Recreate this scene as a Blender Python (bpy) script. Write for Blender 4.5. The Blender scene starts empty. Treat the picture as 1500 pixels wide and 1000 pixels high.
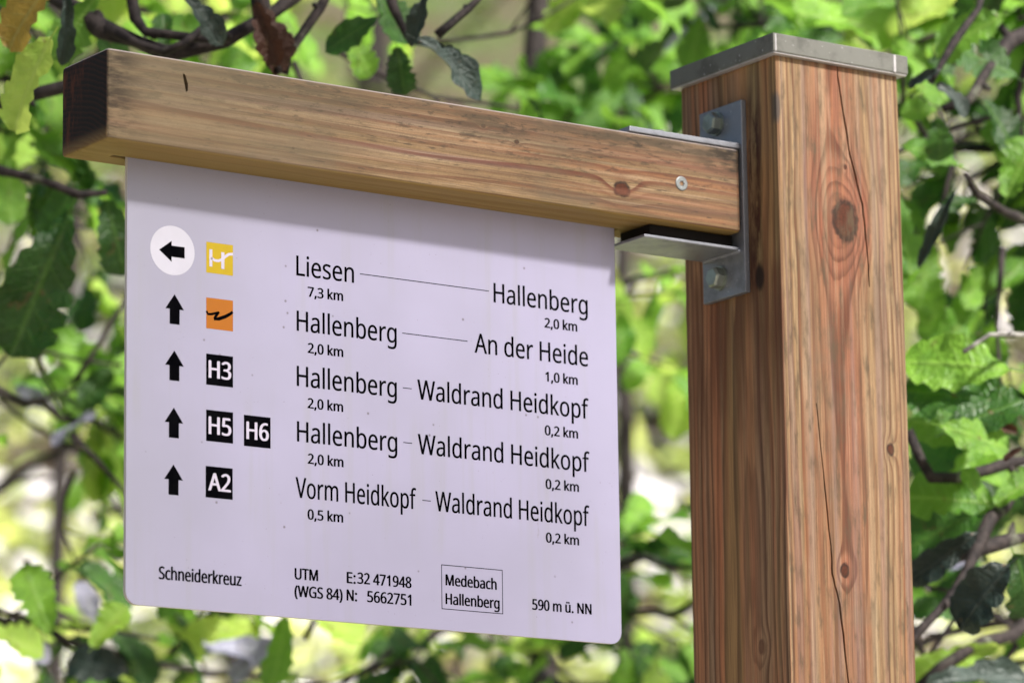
import bpy, bmesh, math, random, json
from mathutils import Vector, Matrix, noise as mn
random.seed(7)
sc = bpy.context.scene
C = sc.collection

# ------------------------------------------------------------------ camera, sky, sun, exposure
ZT = 2.55                                   # height of the post's top above the ground (metres)
CAM = Vector((-2.3744, -3.00878, ZT - 1.0488))
R_ = Vector((0.8232794, -0.56748113, -0.01327389))
U_ = Vector((-0.10435398, -0.17429582, 0.97914821))
F_ = Vector((0.55796172, 0.80472737, 0.20271307))
FPX = 6532.44                               # focal length in pixels of a 1500 px wide frame
cd = bpy.data.cameras.new('camera'); cam = bpy.data.objects.new('camera', cd); C.objects.link(cam)
m = Matrix((R_, U_, -F_)).transposed().to_4x4(); m.translation = CAM
cam.matrix_world = m
cd.sensor_width = 36; cd.lens = FPX / 1500 * 36; cd.clip_start = .1; cd.clip_end = 400
cd.dof.use_dof = True; cd.dof.focus_distance = 3.76; cd.dof.aperture_fstop = 6.2
sc.camera = cam
SUN_EL, SUN_AZ = math.radians(40), math.radians(168)
S_ = Vector((math.sin(SUN_AZ) * math.cos(SUN_EL), math.cos(SUN_AZ) * math.cos(SUN_EL), math.sin(SUN_EL)))
w = bpy.data.worlds.new('World'); sc.world = w; w.use_nodes = True
nt = w.node_tree; bg = nt.nodes['Background']
sky = nt.nodes.new('ShaderNodeTexSky'); sky.sky_type = 'NISHITA'; sky.sun_disc = False
sky.sun_elevation = SUN_EL; sky.sun_rotation = SUN_AZ; sky.air_density = 1.0; sky.dust_density = 3.0; sky.ozone_density = 1.5
nt.links.new(sky.outputs[0], bg.inputs[0]); bg.inputs[1].default_value = .05
sd = bpy.data.lights.new('sun', 'SUN'); sd.energy = 5.0; sd.angle = math.radians(6); sd.color = (1, .95, .90)
sun = bpy.data.objects.new('sun', sd); C.objects.link(sun)
sun.rotation_euler = (-S_).to_track_quat('-Z', 'Y').to_euler()
sc.view_settings.view_transform = 'Standard'; sc.view_settings.look = 'None'
sc.view_settings.gamma = 1; sc.view_settings.exposure = 1.2
sc.cycles.max_bounces = 8; sc.cycles.transparent_max_bounces = 8

def P(px, py, d):                            # a point of the place at distance d along the line of sight
    return CAM + (F_ + R_ * ((px - 750) / FPX) - U_ * ((py - 500) / FPX)) * d

# ------------------------------------------------------------------ node helpers
class NB:
    def __init__(s, name):
        s.m = bpy.data.materials.new(name); s.m.use_nodes = True; s.t = s.m.node_tree
        s.b = s.t.nodes['Principled BSDF']; s.out = s.t.nodes['Material Output']
    def n(s, kind, **kw):
        nd = s.t.nodes.new(kind)
        for k, v in kw.items(): setattr(nd, k, v)
        return nd
    def put(s, sock, v):
        if hasattr(v, 'is_output'): s.t.links.new(v, sock)
        elif v is not None: sock.default_value = v
    def M(s, op, a, b=None, c=None, clamp=False):
        nd = s.n('ShaderNodeMath', operation=op, use_clamp=clamp)
        s.put(nd.inputs[0], a); s.put(nd.inputs[1], b); s.put(nd.inputs[2], c); return nd.outputs[0]
    def V(s, op, a, b=None):
        nd = s.n('ShaderNodeVectorMath', operation=op); s.put(nd.inputs[0], a); s.put(nd.inputs[1], b); return nd.outputs[0]
    def noise(s, vec, scale, detail=3, rough=.5, col=False):
        nd = s.n('ShaderNodeTexNoise'); s.put(nd.inputs['Vector'], vec); nd.inputs['Scale'].default_value = scale
        nd.inputs['Detail'].default_value = detail; nd.inputs['Roughness'].default_value = rough
        return nd.outputs['Color' if col else 'Fac']
    def ramp(s, v, lo, hi, a=0., b=1.):
        nd = s.n('ShaderNodeMapRange'); s.put(nd.inputs[0], v)
        for i, x in enumerate((lo, hi, a, b)): nd.inputs[i + 1].default_value = x
        return nd.outputs[0]
    def smooth(s, v, lo, hi, a=0., b=1.):
        nd = s.n('ShaderNodeMapRange', interpolation_type='SMOOTHSTEP'); s.put(nd.inputs[0], v)
        for i, x in enumerate((lo, hi, a, b)): nd.inputs[i + 1].default_value = x
        return nd.outputs[0]
    def mix(s, f, a, b, mode='MIX'):
        nd = s.n('ShaderNodeMix', data_type='RGBA', blend_type=mode)
        s.put(nd.inputs[0], f); s.put(nd.inputs[6], col4(a)); s.put(nd.inputs[7], col4(b)); return nd.outputs[2]
    def obj(s): return s.n('ShaderNodeTexCoord').outputs['Object']
    def uv(s): return s.n('ShaderNodeTexCoord').outputs['UV']
    def sep(s, v):
        nd = s.n('ShaderNodeSeparateXYZ'); s.put(nd.inputs[0], v); return nd.outputs
    def comb(s, x, y, z):
        nd = s.n('ShaderNodeCombineXYZ'); s.put(nd.inputs[0], x); s.put(nd.inputs[1], y); s.put(nd.inputs[2], z); return nd.outputs[0]
    def scaled(s, v, k): return s.V('MULTIPLY', v, k)
    def bump(s, h, strength=.3, dist=.001):
        nd = s.n('ShaderNodeBump'); s.put(nd.inputs['Height'], h); nd.inputs['Strength'].default_value = strength
        nd.inputs['Distance'].default_value = dist; s.t.links.new(nd.outputs[0], s.b.inputs['Normal']); return nd.outputs[0]
    def base(s, c, rough=None, metal=None, spec=None):
        s.put(s.b.inputs['Base Color'], col4(c)); s.put(s.b.inputs['Roughness'], rough); s.put(s.b.inputs['Metallic'], metal)
        s.put(s.b.inputs['Specular IOR Level'], spec); return s.m
def col4(c):
    if isinstance(c, (tuple, list)) and len(c) == 3: return (*c, 1)
    return c

# ------------------------------------------------------------------ materials
def wood(name, axis, pith, ring, heart, knots, pale, pink, late, beam=False):
    """Solid sawn timber: growth rings about a pith line, reddish heartwood, knots that push the rings aside."""
    b = NB(name); o = b.obj(); x, y, z = b.sep(o)
    # g = along the grain, u, v = across it
    g, u, v = (x, y, z) if axis == 'x' else (z, x, y)
    st = b.comb(b.M('MULTIPLY', u, 9.), b.M('MULTIPLY', v, 9.), b.M('MULTIPLY', g, 2.2))
    wz = b.sep(b.noise(st, 1., 2, .5, True))
    du = b.M('MULTIPLY', b.M('SUBTRACT', wz[0], .5), .022); dv = b.M('MULTIPLY', b.M('SUBTRACT', wz[1], .5), .022)
    uu = b.M('SUBTRACT', b.M('ADD', u, du), pith[0]); vv = b.M('SUBTRACT', b.M('ADD', v, dv), pith[1])
    r = b.M('SQRT', b.M('ADD', b.M('MULTIPLY', uu, uu), b.M('MULTIPLY', vv, vv)))
    dark = 0.; face = 0.
    kmask = None; kring = None
    for (kg, ku, rad, plane, amp) in knots:      # knot: along-grain position, across position, radius, 'u'/'v' coordinate used
        cu = u if plane == 'u' else v
        a1 = b.M('SUBTRACT', g, kg); a2 = b.M('SUBTRACT', cu, ku)
        d = b.M('SQRT', b.M('ADD', b.M('MULTIPLY', b.M('MULTIPLY', a1, a1), .55), b.M('MULTIPLY', a2, a2)))
        q = b.M('MULTIPLY', d, 1. / (rad * 2.3))
        gs = b.M('POWER', 2.718, b.M('MULTIPLY', b.M('MULTIPLY', q, q), -1.))
        r = b.M('ADD', r, b.M('MULTIPLY', gs, amp))
        wob = b.M('ADD', d, b.M('MULTIPLY', b.M('SUBTRACT', b.noise(o, 160, 2), .5), rad * .5))
        k = b.smooth(wob, rad * .8, rad * 1.05, 1., 0.)
        rim = b.M('MULTIPLY', b.smooth(wob, rad * .70, rad * .92), b.smooth(wob, rad * 1.02, rad * 1.35, 1., 0.))
        kmask = k if kmask is None else b.M('MAXIMUM', kmask, k)
        kring = rim if kring is None else b.M('MAXIMUM', kring, rim)
    ph = b.M('ADD', b.M('MULTIPLY', r, 1. / ring), b.M('MULTIPLY', b.noise(b.comb(b.M('MULTIPLY', u, 60), b.M('MULTIPLY', v, 60), b.M('MULTIPLY', g, 2.)), 1., 2), 1.3))
    fr = b.M('FRACT', ph)
    lt = b.M('MULTIPLY', b.smooth(fr, .25, .88), b.smooth(fr, .9, 1., 1., 0.))
    # every ring has its own strength
    rid = b.noise(b.comb(b.M('FLOOR', ph), 0., 3.3), 2.7, 0)
    lt = b.M('MULTIPLY', lt, b.smooth(rid, .3, .7, .45, 1.1))
    fib = b.noise(b.comb(b.M('MULTIPLY', u, 900), b.M('MULTIPLY', v, 900), b.M('MULTIPLY', g, 14)), 1., 3, .6)
    fib2 = b.noise(b.comb(b.M('MULTIPLY', u, 240), b.M('MULTIPLY', v, 240), b.M('MULTIPLY', g, 5)), 1., 3, .6)
    fib3 = b.noise(b.comb(b.M('MULTIPLY', u, 420), b.M('MULTIPLY', v, 420), b.M('MULTIPLY', g, 7)), 1., 4, .7)
    hw = b.M('ADD', r, b.M('MULTIPLY', b.M('SUBTRACT', b.noise(b.comb(b.M('MULTIPLY', u, 14), b.M('MULTIPLY', v, 14), b.M('MULTIPLY', g, 3)), 1., 3), .5), .034))
    c = b.mix(b.smooth(hw, heart - .008, heart + .008, 1., 0.), pale, pink)
    c = b.mix(b.M('MULTIPLY', lt, .85), c, late)
    c = b.mix(b.smooth(fib, .38, .66, 0., .50), c, (.075, .04, .022))
    c = b.mix(b.smooth(fib2, .55, .8, 0., .4), c, (.55, .42, .30))
    sn = b.noise(b.comb(b.M('MULTIPLY', u, 105), b.M('MULTIPLY', v, 105), b.M('MULTIPLY', g, 1.3 if not beam else 2.2)), 1., 2, .5, True); s1, s2, s3 = b.sep(sn)[0], b.sep(sn)[1], b.sep(sn)[2]
    c = b.mix(b.smooth(s1, .50, .66, 0., .60), c, (.34, .135, .060)); c = b.mix(b.smooth(s2, .52, .68, 0., .55), c, (.25, .165, .150)); c = b.mix(b.smooth(s3, .54, .70, 0., .5), c, (.44, .33, .20))
    c = b.mix(b.smooth(b.noise(o, 1500, 2, .6), .35, .75, 0., .38), c, (.05, .03, .02))
    c = b.mix(b.smooth(fib3, .50, .66, 0., .55), c, (.085, .045, .028)); c = b.mix(b.smooth(fib3, .46, .34, 0., .35), c, (.50, .38, .25))
    c = b.mix(b.M('MULTIPLY', b.smooth(lt, .35, .95), .62 if beam else .35), c, late)
    dk = b.noise(b.comb(b.M('MULTIPLY', u, 38), b.M('MULTIPLY', v, 38), b.M('MULTIPLY', g, 2.4)), 1., 4, .65)
    c = b.mix(b.smooth(dk, .53, .72, 0., .55), c, (.10, .060, .040))
    if kmask is not None:
        kc = b.mix(b.noise(b.scaled(o, (1, 1, 1)), 420, 2), (.030, .008, .003), (.115, .030, .010))
        c = b.mix(kmask, c, kc); c = b.mix(b.M('MULTIPLY', kring, b.smooth(b.noise(o, 240, 3), .3, .6, .6, .95)), c, (.022, .009, .005))
    blot = b.noise(o, 11, 4, .6); grime = b.noise(b.comb(b.M('MULTIPLY', u, 130), b.M('MULTIPLY', v, 130), b.M('MULTIPLY', g, 26)), 1., 5, .68)
    c = b.mix(b.smooth(blot, .52, .74, 0., .38), c, (.13, .115, .075))
    return b, o, (x, y, z), c, (lt, fib, grime, blot)

def post_wood():
    knots = [(ZT - .1423, .0745, .0128, 'u', -.020), (ZT - .4579, .0625, .0042, 'u', -.006), (ZT - .3452, .119, .0038, 'u', .005),
             (ZT - .0933, .0763, .0016, 'u', -.005), (ZT - .5246, .0391, .0045, 'v', -.006), (ZT - .83, .06, .010, 'u', -.014), (ZT - 1.3, .09, .011, 'v', -.014)]
    b, o, (x, y, z), c, (lt, fib, grime, blot) = wood('post_wood', 'z', (.066, .054), .0044, .058, knots,
        (.38, .25, .125), (.32, .115, .062), (.11, .032, .014))
    # the knots on the front do not come out of the left face, nor the other way round: both fade with depth (solid texture keeps them local)
    edge = b.M('MULTIPLY', b.smooth(grime, .48, .70), .85)
    c = b.mix(edge, c, (.09, .062, .035))
    side = b.smooth(x, .002, .0005)                       # the side turned from the weather keeps an olive film of algae; its colours are also lifted in place of fill light
    c = b.mix(b.M('MULTIPLY', side, .5), c, (.42, .23, .13))
    red = b.M('MULTIPLY', side, b.smooth(b.noise(b.comb(4., b.M('MULTIPLY', y, 46), b.M('MULTIPLY', z, .9)), 1., 3), .42, .60, 0., .8)); c = b.mix(red, c, (.56, .20, .09))
    alg = b.M('MULTIPLY', side, b.smooth(b.noise(b.comb(0., b.M('MULTIPLY', y, 22), b.M('MULTIPLY', z, 1.4)), 1., 3), .46, .62, .0, .6))
    c = b.mix(alg, c, (.28, .22, .085))
    c = b.mix(b.M('MULTIPLY', side, b.M('MULTIPLY', lt, .75)), c, (.07, .028, .016)); c = b.mix(b.M('MULTIPLY', side, b.smooth(fib, .42, .62, 0., .45)), c, (.08, .045, .025))
    rust = b.M('MULTIPLY', side, b.M('MULTIPLY', b.smooth(b.M('ABSOLUTE', b.M('SUBTRACT', y, .034)), .004, .015, 1., 0.), b.smooth(z, ZT - .23, ZT - .19)))
    rust = b.M('MULTIPLY', rust, b.smooth(z, ZT - .01, ZT - .06))
    c = b.mix(b.M('MULTIPLY', rust, b.smooth(grime, .35, .6)), c, (.045, .015, .008))
    drip = b.M('MULTIPLY', side, b.M('MULTIPLY', b.smooth(z, ZT - .17, ZT - .20), b.smooth(z, ZT - .38, ZT - .24)))
    c = b.mix(b.M('MULTIPLY', drip, b.smooth(b.noise(b.comb(0., b.M('MULTIPLY', y, 40), b.M('MULTIPLY', z, 3)), 1., 3), .38, .6, 0., .75)), c, (.10, .034, .016))
    spot = b.M('ADD', b.M('POWER', b.M('MULTIPLY', b.M('SUBTRACT', y, .030), 1 / .007), 2.), b.M('POWER', b.M('MULTIPLY', b.M('SUBTRACT', z, ZT - .197), 1 / .013), 2.))
    c = b.mix(b.M('MULTIPLY', side, b.smooth(spot, 1.3, .3, 0., .9)), c, (.012, .006, .004))
    # grey weather mark under the cap on the front edge
    mk = b.M('ADD', b.M('POWER', b.M('MULTIPLY', b.M('SUBTRACT', x, .001), 1 / .0045), 2.), b.M('POWER', b.M('MULTIPLY', b.M('SUBTRACT', z, ZT - .048), 1 / .016), 2.))
    c = b.mix(b.M('MULTIPLY', b.smooth(mk, 1.2, .2, 0., .75), b.smooth(y, .010, .003)), c, (.05, .05, .05))
    h = b.M('ADD', b.M('MULTIPLY', fib, .5), b.M('MULTIPLY', lt, .6))
    b.bump(h, .35, .0006)
    return b.base(c, b.smooth(fib, .2, .8, .62, .8), 0., .3)

XL, XR, YF, YB, BT, BB = -.6518, -.0059, .0458, .1222, ZT - .0777, ZT - .1541
def beam_wood():
    knots = [(-.1376, ZT - .131, .0062, 'v', .011), (-.2833, ZT - .094, .0016, 'v', .004), (-.2487, ZT - .1034, .0018, 'v', .003), (-.475, ZT - .139, .0009, 'v', .002)]
    b, o, (x, y, z), c, (lt, fib, grime, blot) = wood('arm_wood', 'x', (.118, ZT - .245), .0088, .05, knots,
        (.32, .205, .10), (.28, .115, .065), (.12, .030, .014), True)
    streak = b.noise(b.comb(b.M('MULTIPLY', x, 1.4), b.M('MULTIPLY', y, 30), b.M('MULTIPLY', z, 42)), 1., 3)
    c = b.mix(b.smooth(streak, .56, .72, 0., .5), c, (.30, .12, .075))
    # black mould speckle, thickest along the weathered upper edge
    t = b.smooth(z, ZT - .125, ZT - .080)
    mould = b.M('MULTIPLY', b.smooth(grime, .40, .56), b.M('MULTIPLY', t, b.smooth(b.noise(b.comb(b.M('MULTIPLY', x, 9), b.M('MULTIPLY', y, 20), b.M('MULTIPLY', z, 55)), 1., 3), .40, .60)))
    c = b.mix(b.M('MULTIPLY', mould, .9), c, (.035, .027, .018))
    c = b.mix(b.M('MULTIPLY', t, .6), c, (.12, .085, .05))
    c = b.mix(b.M('MULTIPLY', b.smooth(b.noise(b.comb(b.M('MULTIPLY', x, 45), b.M('MULTIPLY', y, 200), b.M('MULTIPLY', z, 190)), 1., 5, .75), .52, .66), b.smooth(z, ZT - .15, ZT - .09, .15, .75)), c, (.04, .03, .02))
    fl = b.smooth(b.noise(b.comb(b.M('MULTIPLY', x, 60), b.M('MULTIPLY', y, 300), b.M('MULTIPLY', z, 420)), 1., 3), .62, .72, 0., .7); c = b.mix(fl, c, (.05, .035, .025))
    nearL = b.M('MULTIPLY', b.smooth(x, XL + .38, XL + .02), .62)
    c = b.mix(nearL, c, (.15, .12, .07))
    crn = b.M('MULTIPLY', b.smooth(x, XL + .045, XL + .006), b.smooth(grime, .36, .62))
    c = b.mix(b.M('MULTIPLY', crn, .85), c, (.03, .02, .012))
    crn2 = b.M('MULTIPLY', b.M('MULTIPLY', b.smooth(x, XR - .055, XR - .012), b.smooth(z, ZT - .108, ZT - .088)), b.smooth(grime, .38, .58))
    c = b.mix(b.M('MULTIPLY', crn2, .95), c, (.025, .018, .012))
    # silvery sapwood on the top edge, yellowish underside
    c = b.mix(b.smooth(z, BT - .0025, BT - .0008, 0., .85), c, (.42, .36, .34))
    c = b.mix(b.smooth(z, BB + .002, BB + .0006, 0., .62), c, (.30, .20, .045))
    # end grain: soaked and blackened
    er = b.M('SQRT', b.M('ADD', b.M('POWER', b.M('SUBTRACT', y, .118), 2.), b.M('POWER', b.M('SUBTRACT', z, ZT - .245), 2.))); er = b.M('FRACT', b.M('MULTIPLY', b.M('ADD', er, b.M('MULTIPLY', b.noise(o, 30, 2), .006)), 230.))
    end = b.smooth(x, XL + .0016, XL + .0004)
    ec = b.mix(b.smooth(b.noise(b.comb(0., b.M('MULTIPLY', y, 150), b.M('MULTIPLY', z, 45)), 1., 5, .7), .45, .7), (.010, .006, .005), (.10, .028, .012))
    ec = b.mix(b.smooth(b.M('ADD', y, b.M('MULTIPLY', b.M('SUBTRACT', z, BB), .35)), YB - .0, YB - .035, 1., 0.), (.008, .006, .005), ec)
    ec = b.mix(b.smooth(z, BB + .014, BB + .002, 0., .7), ec, (.22, .14, .06))
    ec = b.mix(b.smooth(er, .3, .9, 0., .28), ec, (.07, .022, .012))
    c = b.mix(end, c, ec)
    b.bump(b.M('ADD', b.M('MULTIPLY', fib, .6), b.M('MULTIPLY', lt, .4)), .35, .0006)
    return b.base(c, .74, 0., .3)

def metal(name, col, rough, spangle=.4, metallic=.85):
    b = NB(name); o = b.obj()
    vo = b.n('ShaderNodeTexVoronoi'); b.put(vo.inputs['Vector'], b.V('ADD', o, b.V('SCALE', b.noise(o, 60, 2, .5, True), None))); vo.inputs['Scale'].default_value = 170
    v = b.sep(vo.outputs['Color'])[0]; n2 = b.noise(o, 38, 4, .6)
    c = b.mix(b.M('MULTIPLY', v, spangle), col, tuple(k * .55 for k in col))
    c = b.mix(b.smooth(n2, .5, .7, 0., .5), c, tuple(k * .45 for k in col))
    c = b.mix(b.smooth(b.noise(o, 300, 2), .68, .76, 0., .5), c, (.9, .9, .92))
    b.bump(b.noise(o, 120, 3), .12, .0006)
    return b.base(c, b.smooth(n2, .3, .7, rough, rough + .2), metallic)

def panel_mat():
    b = NB('white_panel'); o = b.obj()
    n = b.noise(o, 7, 3)
    c = b.mix(b.smooth(n, .3, .7), (.39, .37, .525), (.35, .335, .46))
    sp = b.n('ShaderNodeTexVoronoi'); b.put(sp.inputs['Vector'], o); sp.inputs['Scale'].default_value = 62
    sel = b.sep(sp.outputs['Color'])
    dot = b.M('MULTIPLY', b.smooth(sp.outputs['Distance'], .035, .10, 1., 0.), b.smooth(sel[0], .66, .70))
    c = b.mix(b.M('MULTIPLY', dot, b.smooth(sel[1], 0., 1., .2, .85)), c, (.12, .10, .10))
    x, y, z = b.sep(o)
    # grey snail trail near the lower right
    tr = b.M('MULTIPLY', b.smooth(b.M('ABSOLUTE', b.M('SUBTRACT', b.M('ADD', x, b.M('MULTIPLY', b.noise(o, 90, 2), .004)), -.1975)), .0003, .0014, 1., 0.), b.M('MULTIPLY', b.smooth(z, ZT - .440, ZT - .434), b.smooth(z, ZT - .405, ZT - .415)))
    c = b.mix(b.M('MULTIPLY', tr, b.smooth(b.noise(o, 500, 2), .4, .6, .1, .7)), c, (.30, .28, .33))
    c = b.mix(b.smooth(b.noise(o, 260, 4, .7), .62, .75, 0., .25), c, (.42, .40, .42))
    run = b.noise(b.comb(b.M('MULTIPLY', x, 70), 0., b.M('MULTIPLY', z, 3)), 1., 4, .6)
    c = b.mix(b.M('MULTIPLY', b.smooth(run, .48, .72, 0., .35), b.smooth(b.noise(o, 9, 3), .4, .6)), c, (.33, .33, .33))
    c = b.mix(b.smooth(b.M('ADD', b.M('MULTIPLY', x, 1.), b.M('MULTIPLY', b.noise(o, 5, 3), .25)), -.58, -.28, .38, 0.), c, (.27, .28, .30))  # left part greyed in the colour, standing in for a fall-off of light
    fly = b.noise(o, 620, 2); c = b.mix(b.M('MULTIPLY', b.smooth(fly, .74, .78), b.smooth(b.noise(o, 22, 2), .45, .6)), c, (.12, .10, .10))
    b.bump(b.noise(o, 25, 3), .05, .002)
    return b.base(c, .36, 0., .45)

def flat(name, col, rough=.5, spec=.3):
    b = NB(name); c = b.mix(b.smooth(b.noise(b.obj(), 60, 3), .3, .8, 0., .25), col, tuple(min(1, k * .75 + .01) for k in col)); return b.base(c, rough, 0., spec)

def leaf_mat(name, light, dark, vein, rough=.42, trans=.35, spec=.5, hue=.25):
    b = NB(name); uv = b.sep(b.uv()); u, v = uv[0], uv[1]          # u: -1..1 across (stored 0..1), v along
    au = b.M('ABSOLUTE', b.M('SUBTRACT', b.M('MULTIPLY', u, 2.), 1.))
    mid = b.smooth(au, .03, .09, 1., 0.)
    sv = b.M('ABSOLUTE', b.M('SUBTRACT', b.M('FRACT', b.M('SUBTRACT', b.M('MULTIPLY', v, 7.), b.M('MULTIPLY', au, 1.5))), .5))
    sv = b.smooth(sv, .03, .09, 1., 0.)
    vn = b.M('MAXIMUM', mid, b.M('MULTIPLY', sv, .55))
    oi = b.n('ShaderNodeObjectInfo'); rnd = oi.outputs['Random']
    o = b.obj(); n = b.noise(o, 5, 4, .6)
    c = b.mix(rnd, light, dark)
    c = b.mix(b.smooth(n, .38, .68, 0., .55), c, dark)
    c = b.mix(b.smooth(b.noise(o, 22, 3, .6), .62, .72, 0., hue), c, (.20, .15, .04))
    c = b.mix(b.M('MULTIPLY', vn, .38), c, vein)
    c = b.mix(b.smooth(b.noise(o, 9, 4), .66, .72, 0., .7), c, (.12, .07, .03))
    bm = b.bump(b.M('SUBTRACT', b.noise(o, 24, 3), b.M('MULTIPLY', vn, .6)), .35, .02)
    b.base(c, rough, 0., spec)
    tr = b.n('ShaderNodeBsdfTranslucent'); b.put(tr.inputs[0], b.mix(.5, c, tuple(min(1., k * 1.7) for k in light)))
    ms = b.n('ShaderNodeMixShader'); ms.inputs[0].default_value = trans
    b.t.links.new(b.b.outputs[0], ms.inputs[1]); b.t.links.new(tr.outputs[0], ms.inputs[2]); b.t.links.new(ms.outputs[0], b.out.inputs[0])
    return b.m

def bark_mat(name, a, c_, sc_=90):
    b = NB(name); o = b.obj(); n = b.noise(o, sc_, 4, .65)
    c = b.mix(b.smooth(n, .35, .65), a, c_); c = b.mix(b.smooth(b.noise(o, sc_ * .3, 3), .6, .72, 0., .6), c, (.16, .17, .12))
    b.bump(n, .6, .004); return b.base(c, .8, 0., .35)

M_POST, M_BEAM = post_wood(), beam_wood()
M_CAP = metal('cap_aluminium', (.17, .17, .15), .55, .12, .35)
M_ZINC = metal('galvanised_steel', (.33, .34, .38), .42, .7,   .75)
M_BOLT = metal('bolt_steel', (.40, .43, .38), .30, .5, .9)
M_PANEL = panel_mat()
M_INK = flat('black_print', (.002, .002, .003), .7, .0)
M_WHITE = flat('white_sticker', (.56, .55, .64), .4)
M_PRINTW = flat('pale_print', (.56, .52, .64), .45)
M_YEL = flat('yellow_print', (.47, .33, .004), .45)
M_ORG = flat('orange_print', (.40, .125, .003), .45)
M_EDGE = flat('panel_edge', (.55, .50, .48), .5)
M_SLOT = flat('recess_black', (.01, .008, .006), .9)

# ------------------------------------------------------------------ mesh helpers
def link(name, bm, mat, parent=None, smooth=False):
    me = bpy.data.meshes.new(name); bm.normal_update(); bm.to_mesh(me); bm.free()
    for mt in (mat if isinstance(mat, list) else [mat]): me.materials.append(mt)
    if smooth:
        for p in me.polygons: p.use_smooth = True
    o = bpy.data.objects.new(name, me); C.objects.link(o); o.parent = parent; return o
def box(bm, a, b, bevel=0, seg=2):
    vs = [bm.verts.new((x, y, z)) for x in (a[0], b[0]) for y in (a[1], b[1]) for z in (a[2], b[2])]
    fs = [bm.faces.new([vs[i] for i in f]) for f in ((0, 1, 3, 2), (4, 6, 7, 5), (0, 4, 5, 1), (2, 3, 7, 6), (0, 2, 6, 4), (1, 5, 7, 3))]
    if bevel: bmesh.ops.bevel(bm, geom=list({e for f in fs for e in f.edges}), offset=bevel, segments=seg, affect='EDGES', profile=.6)
def empty(name, loc, label=None, cat=None, group=None):
    o = bpy.data.objects.new(name, None); C.objects.link(o); o.location = loc; o.empty_display_size = .1
    if label: o['label'] = label
    if cat: o['category'] = cat
    if group: o['group'] = group
    return o
def prism(bm, pts, y0, y1, axis='y'):
    f = lambda p, t: (p[0], t, p[1]) if axis == 'y' else (t, p[0], p[1])
    A = [bm.verts.new(f(p, y0)) for p in pts]; B = [bm.verts.new(f(p, y1)) for p in pts]; n = len(pts)
    bm.faces.new(A); bm.faces.new(B[::-1])
    for i in range(n): bm.faces.new((A[i], B[i], B[(i + 1) % n], A[(i + 1) % n]))
    bmesh.ops.recalc_face_normals(bm, faces=bm.faces)
def hexbolt(bm, c, nrm, r, h, turn=0., washer=1.45):
    q = nrm.to_track_quat('Z', 'X').to_matrix().to_4x4(); q.translation = c
    def cyl(rr, z0, z1, n, rot=0, bev=0):
        g = bmesh.ops.create_cone(bm, cap_ends=True, segments=n, radius1=rr, radius2=rr - bev, depth=z1 - z0, matrix=q @ Matrix.Translation((0, 0, (z0 + z1) / 2)) @ Matrix.Rotation(rot, 4, 'Z'))
    if washer: cyl(r * washer, 0, h * .16, 28)
    cyl(r, h * .15, h * .85, 6, turn); cyl(r * .97, h * .85, h, 6, turn, r * .16)
def cut(obj_, bm):
    c = link('cutter', bm, M_SLOT); md = obj_.modifiers.new('cut', 'BOOLEAN'); md.operation = 'DIFFERENCE'; md.solver = 'EXACT'; md.object = c
    dg = bpy.context.evaluated_depsgraph_get(); dg.update()
    me = bpy.data.meshes.new_from_object(obj_.evaluated_get(dg)); obj_.modifiers.clear(); old = obj_.data; obj_.data = me; bpy.data.meshes.remove(old)
    cm = c.data; bpy.data.objects.remove(c); bpy.data.meshes.remove(cm)

# ------------------------------------------------------------------ the signpost
sp = empty('signpost', (0, 0, 0), 'wooden waymark signpost with metal cap, sideways arm and white hiking panel', 'signpost')
bm = bmesh.new(); box(bm, (0, 0, -.6), (.14, .14, ZT), .0022, 2); post = link('post', bm, M_POST, sp)
def crack(pts, wmax, depth, y=0.):
    """a drying check: a wedge along a wandering line, cut into the front face"""
    bm = bmesh.new(); fine = []
    for i in range(len(pts) - 1):
        for k in range(5): t = k / 5; fine.append((pts[i][0] * (1 - t) + pts[i + 1][0] * t + random.uniform(-1, 1) * .0004, pts[i][1] * (1 - t) + pts[i + 1][1] * t))
    fine.append(pts[-1]); n = len(fine); rows = []
    for i, (x, z) in enumerate(fine):
        wd = wmax * (.35 + .65 * math.sin(math.pi * min(1, max(0, (i + .4) / n))) ** .6) * random.uniform(.75, 1.15)
        rows.append([bm.verts.new((x - wd / 2, y - .002, z + ZT)), bm.verts.new((x + wd / 2, y - .002, z + ZT)), bm.verts.new((x + .0012, y + depth, z + ZT))])
    for a, b_ in zip(rows, rows[1:]):
        for i in range(3): bm.faces.new((a[i], a[(i + 1) % 3], b_[(i + 1) % 3], b_[i]))
    bm.faces.new(rows[0]); bm.faces.new(rows[-1][::-1]); bmesh.ops.recalc_face_normals(bm, faces=bm.faces); return bm
cut(post, crack([(.0714, .012), (.0707, -.009), (.0745, -.0337), (.0822, -.0812), (.0946, -.1254), (.0990, -.1687), (.1000, -.200)], .0026, .018))
cut(post, crack([(.0361, -.3114), (.0399, -.3573), (.0477, -.4378), (.0484, -.4619), (.0559, -.4872), (.0632, -.5568), (.068, -.62), (.070, -.75)], .0024, .016))

# cap: folded sheet with a turned-down rim
bm = bmesh.new(); c_, h_ = .0071, .0176
box(bm, (-c_, -c_, ZT + .0005), (.14 + c_, .14 + c_, ZT + h_), .0011, 2)
cap = link('cap', bm, M_CAP, sp)
bm = bmesh.new(); box(bm, (-c_ + .0012, -c_ + .0012, ZT - .0006), (.14 + c_ - .0012, .14 + c_ - .0012, ZT + .001)); 
box(bm, (-c_ + .0016, -c_ - .0005, ZT + .0008), (-c_ + .0034, -c_ + .002, ZT + h_ - .0012), .0003, 1)
box(bm, (.1300, -c_ - .0006, ZT + .0006), (.1328, -c_ + .002, ZT + h_ - .0009), .0003, 1)
link('cap_seam', bm, metal('cap_fold', (.52, .50, .50), .4, .1, .3), cap)

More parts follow.
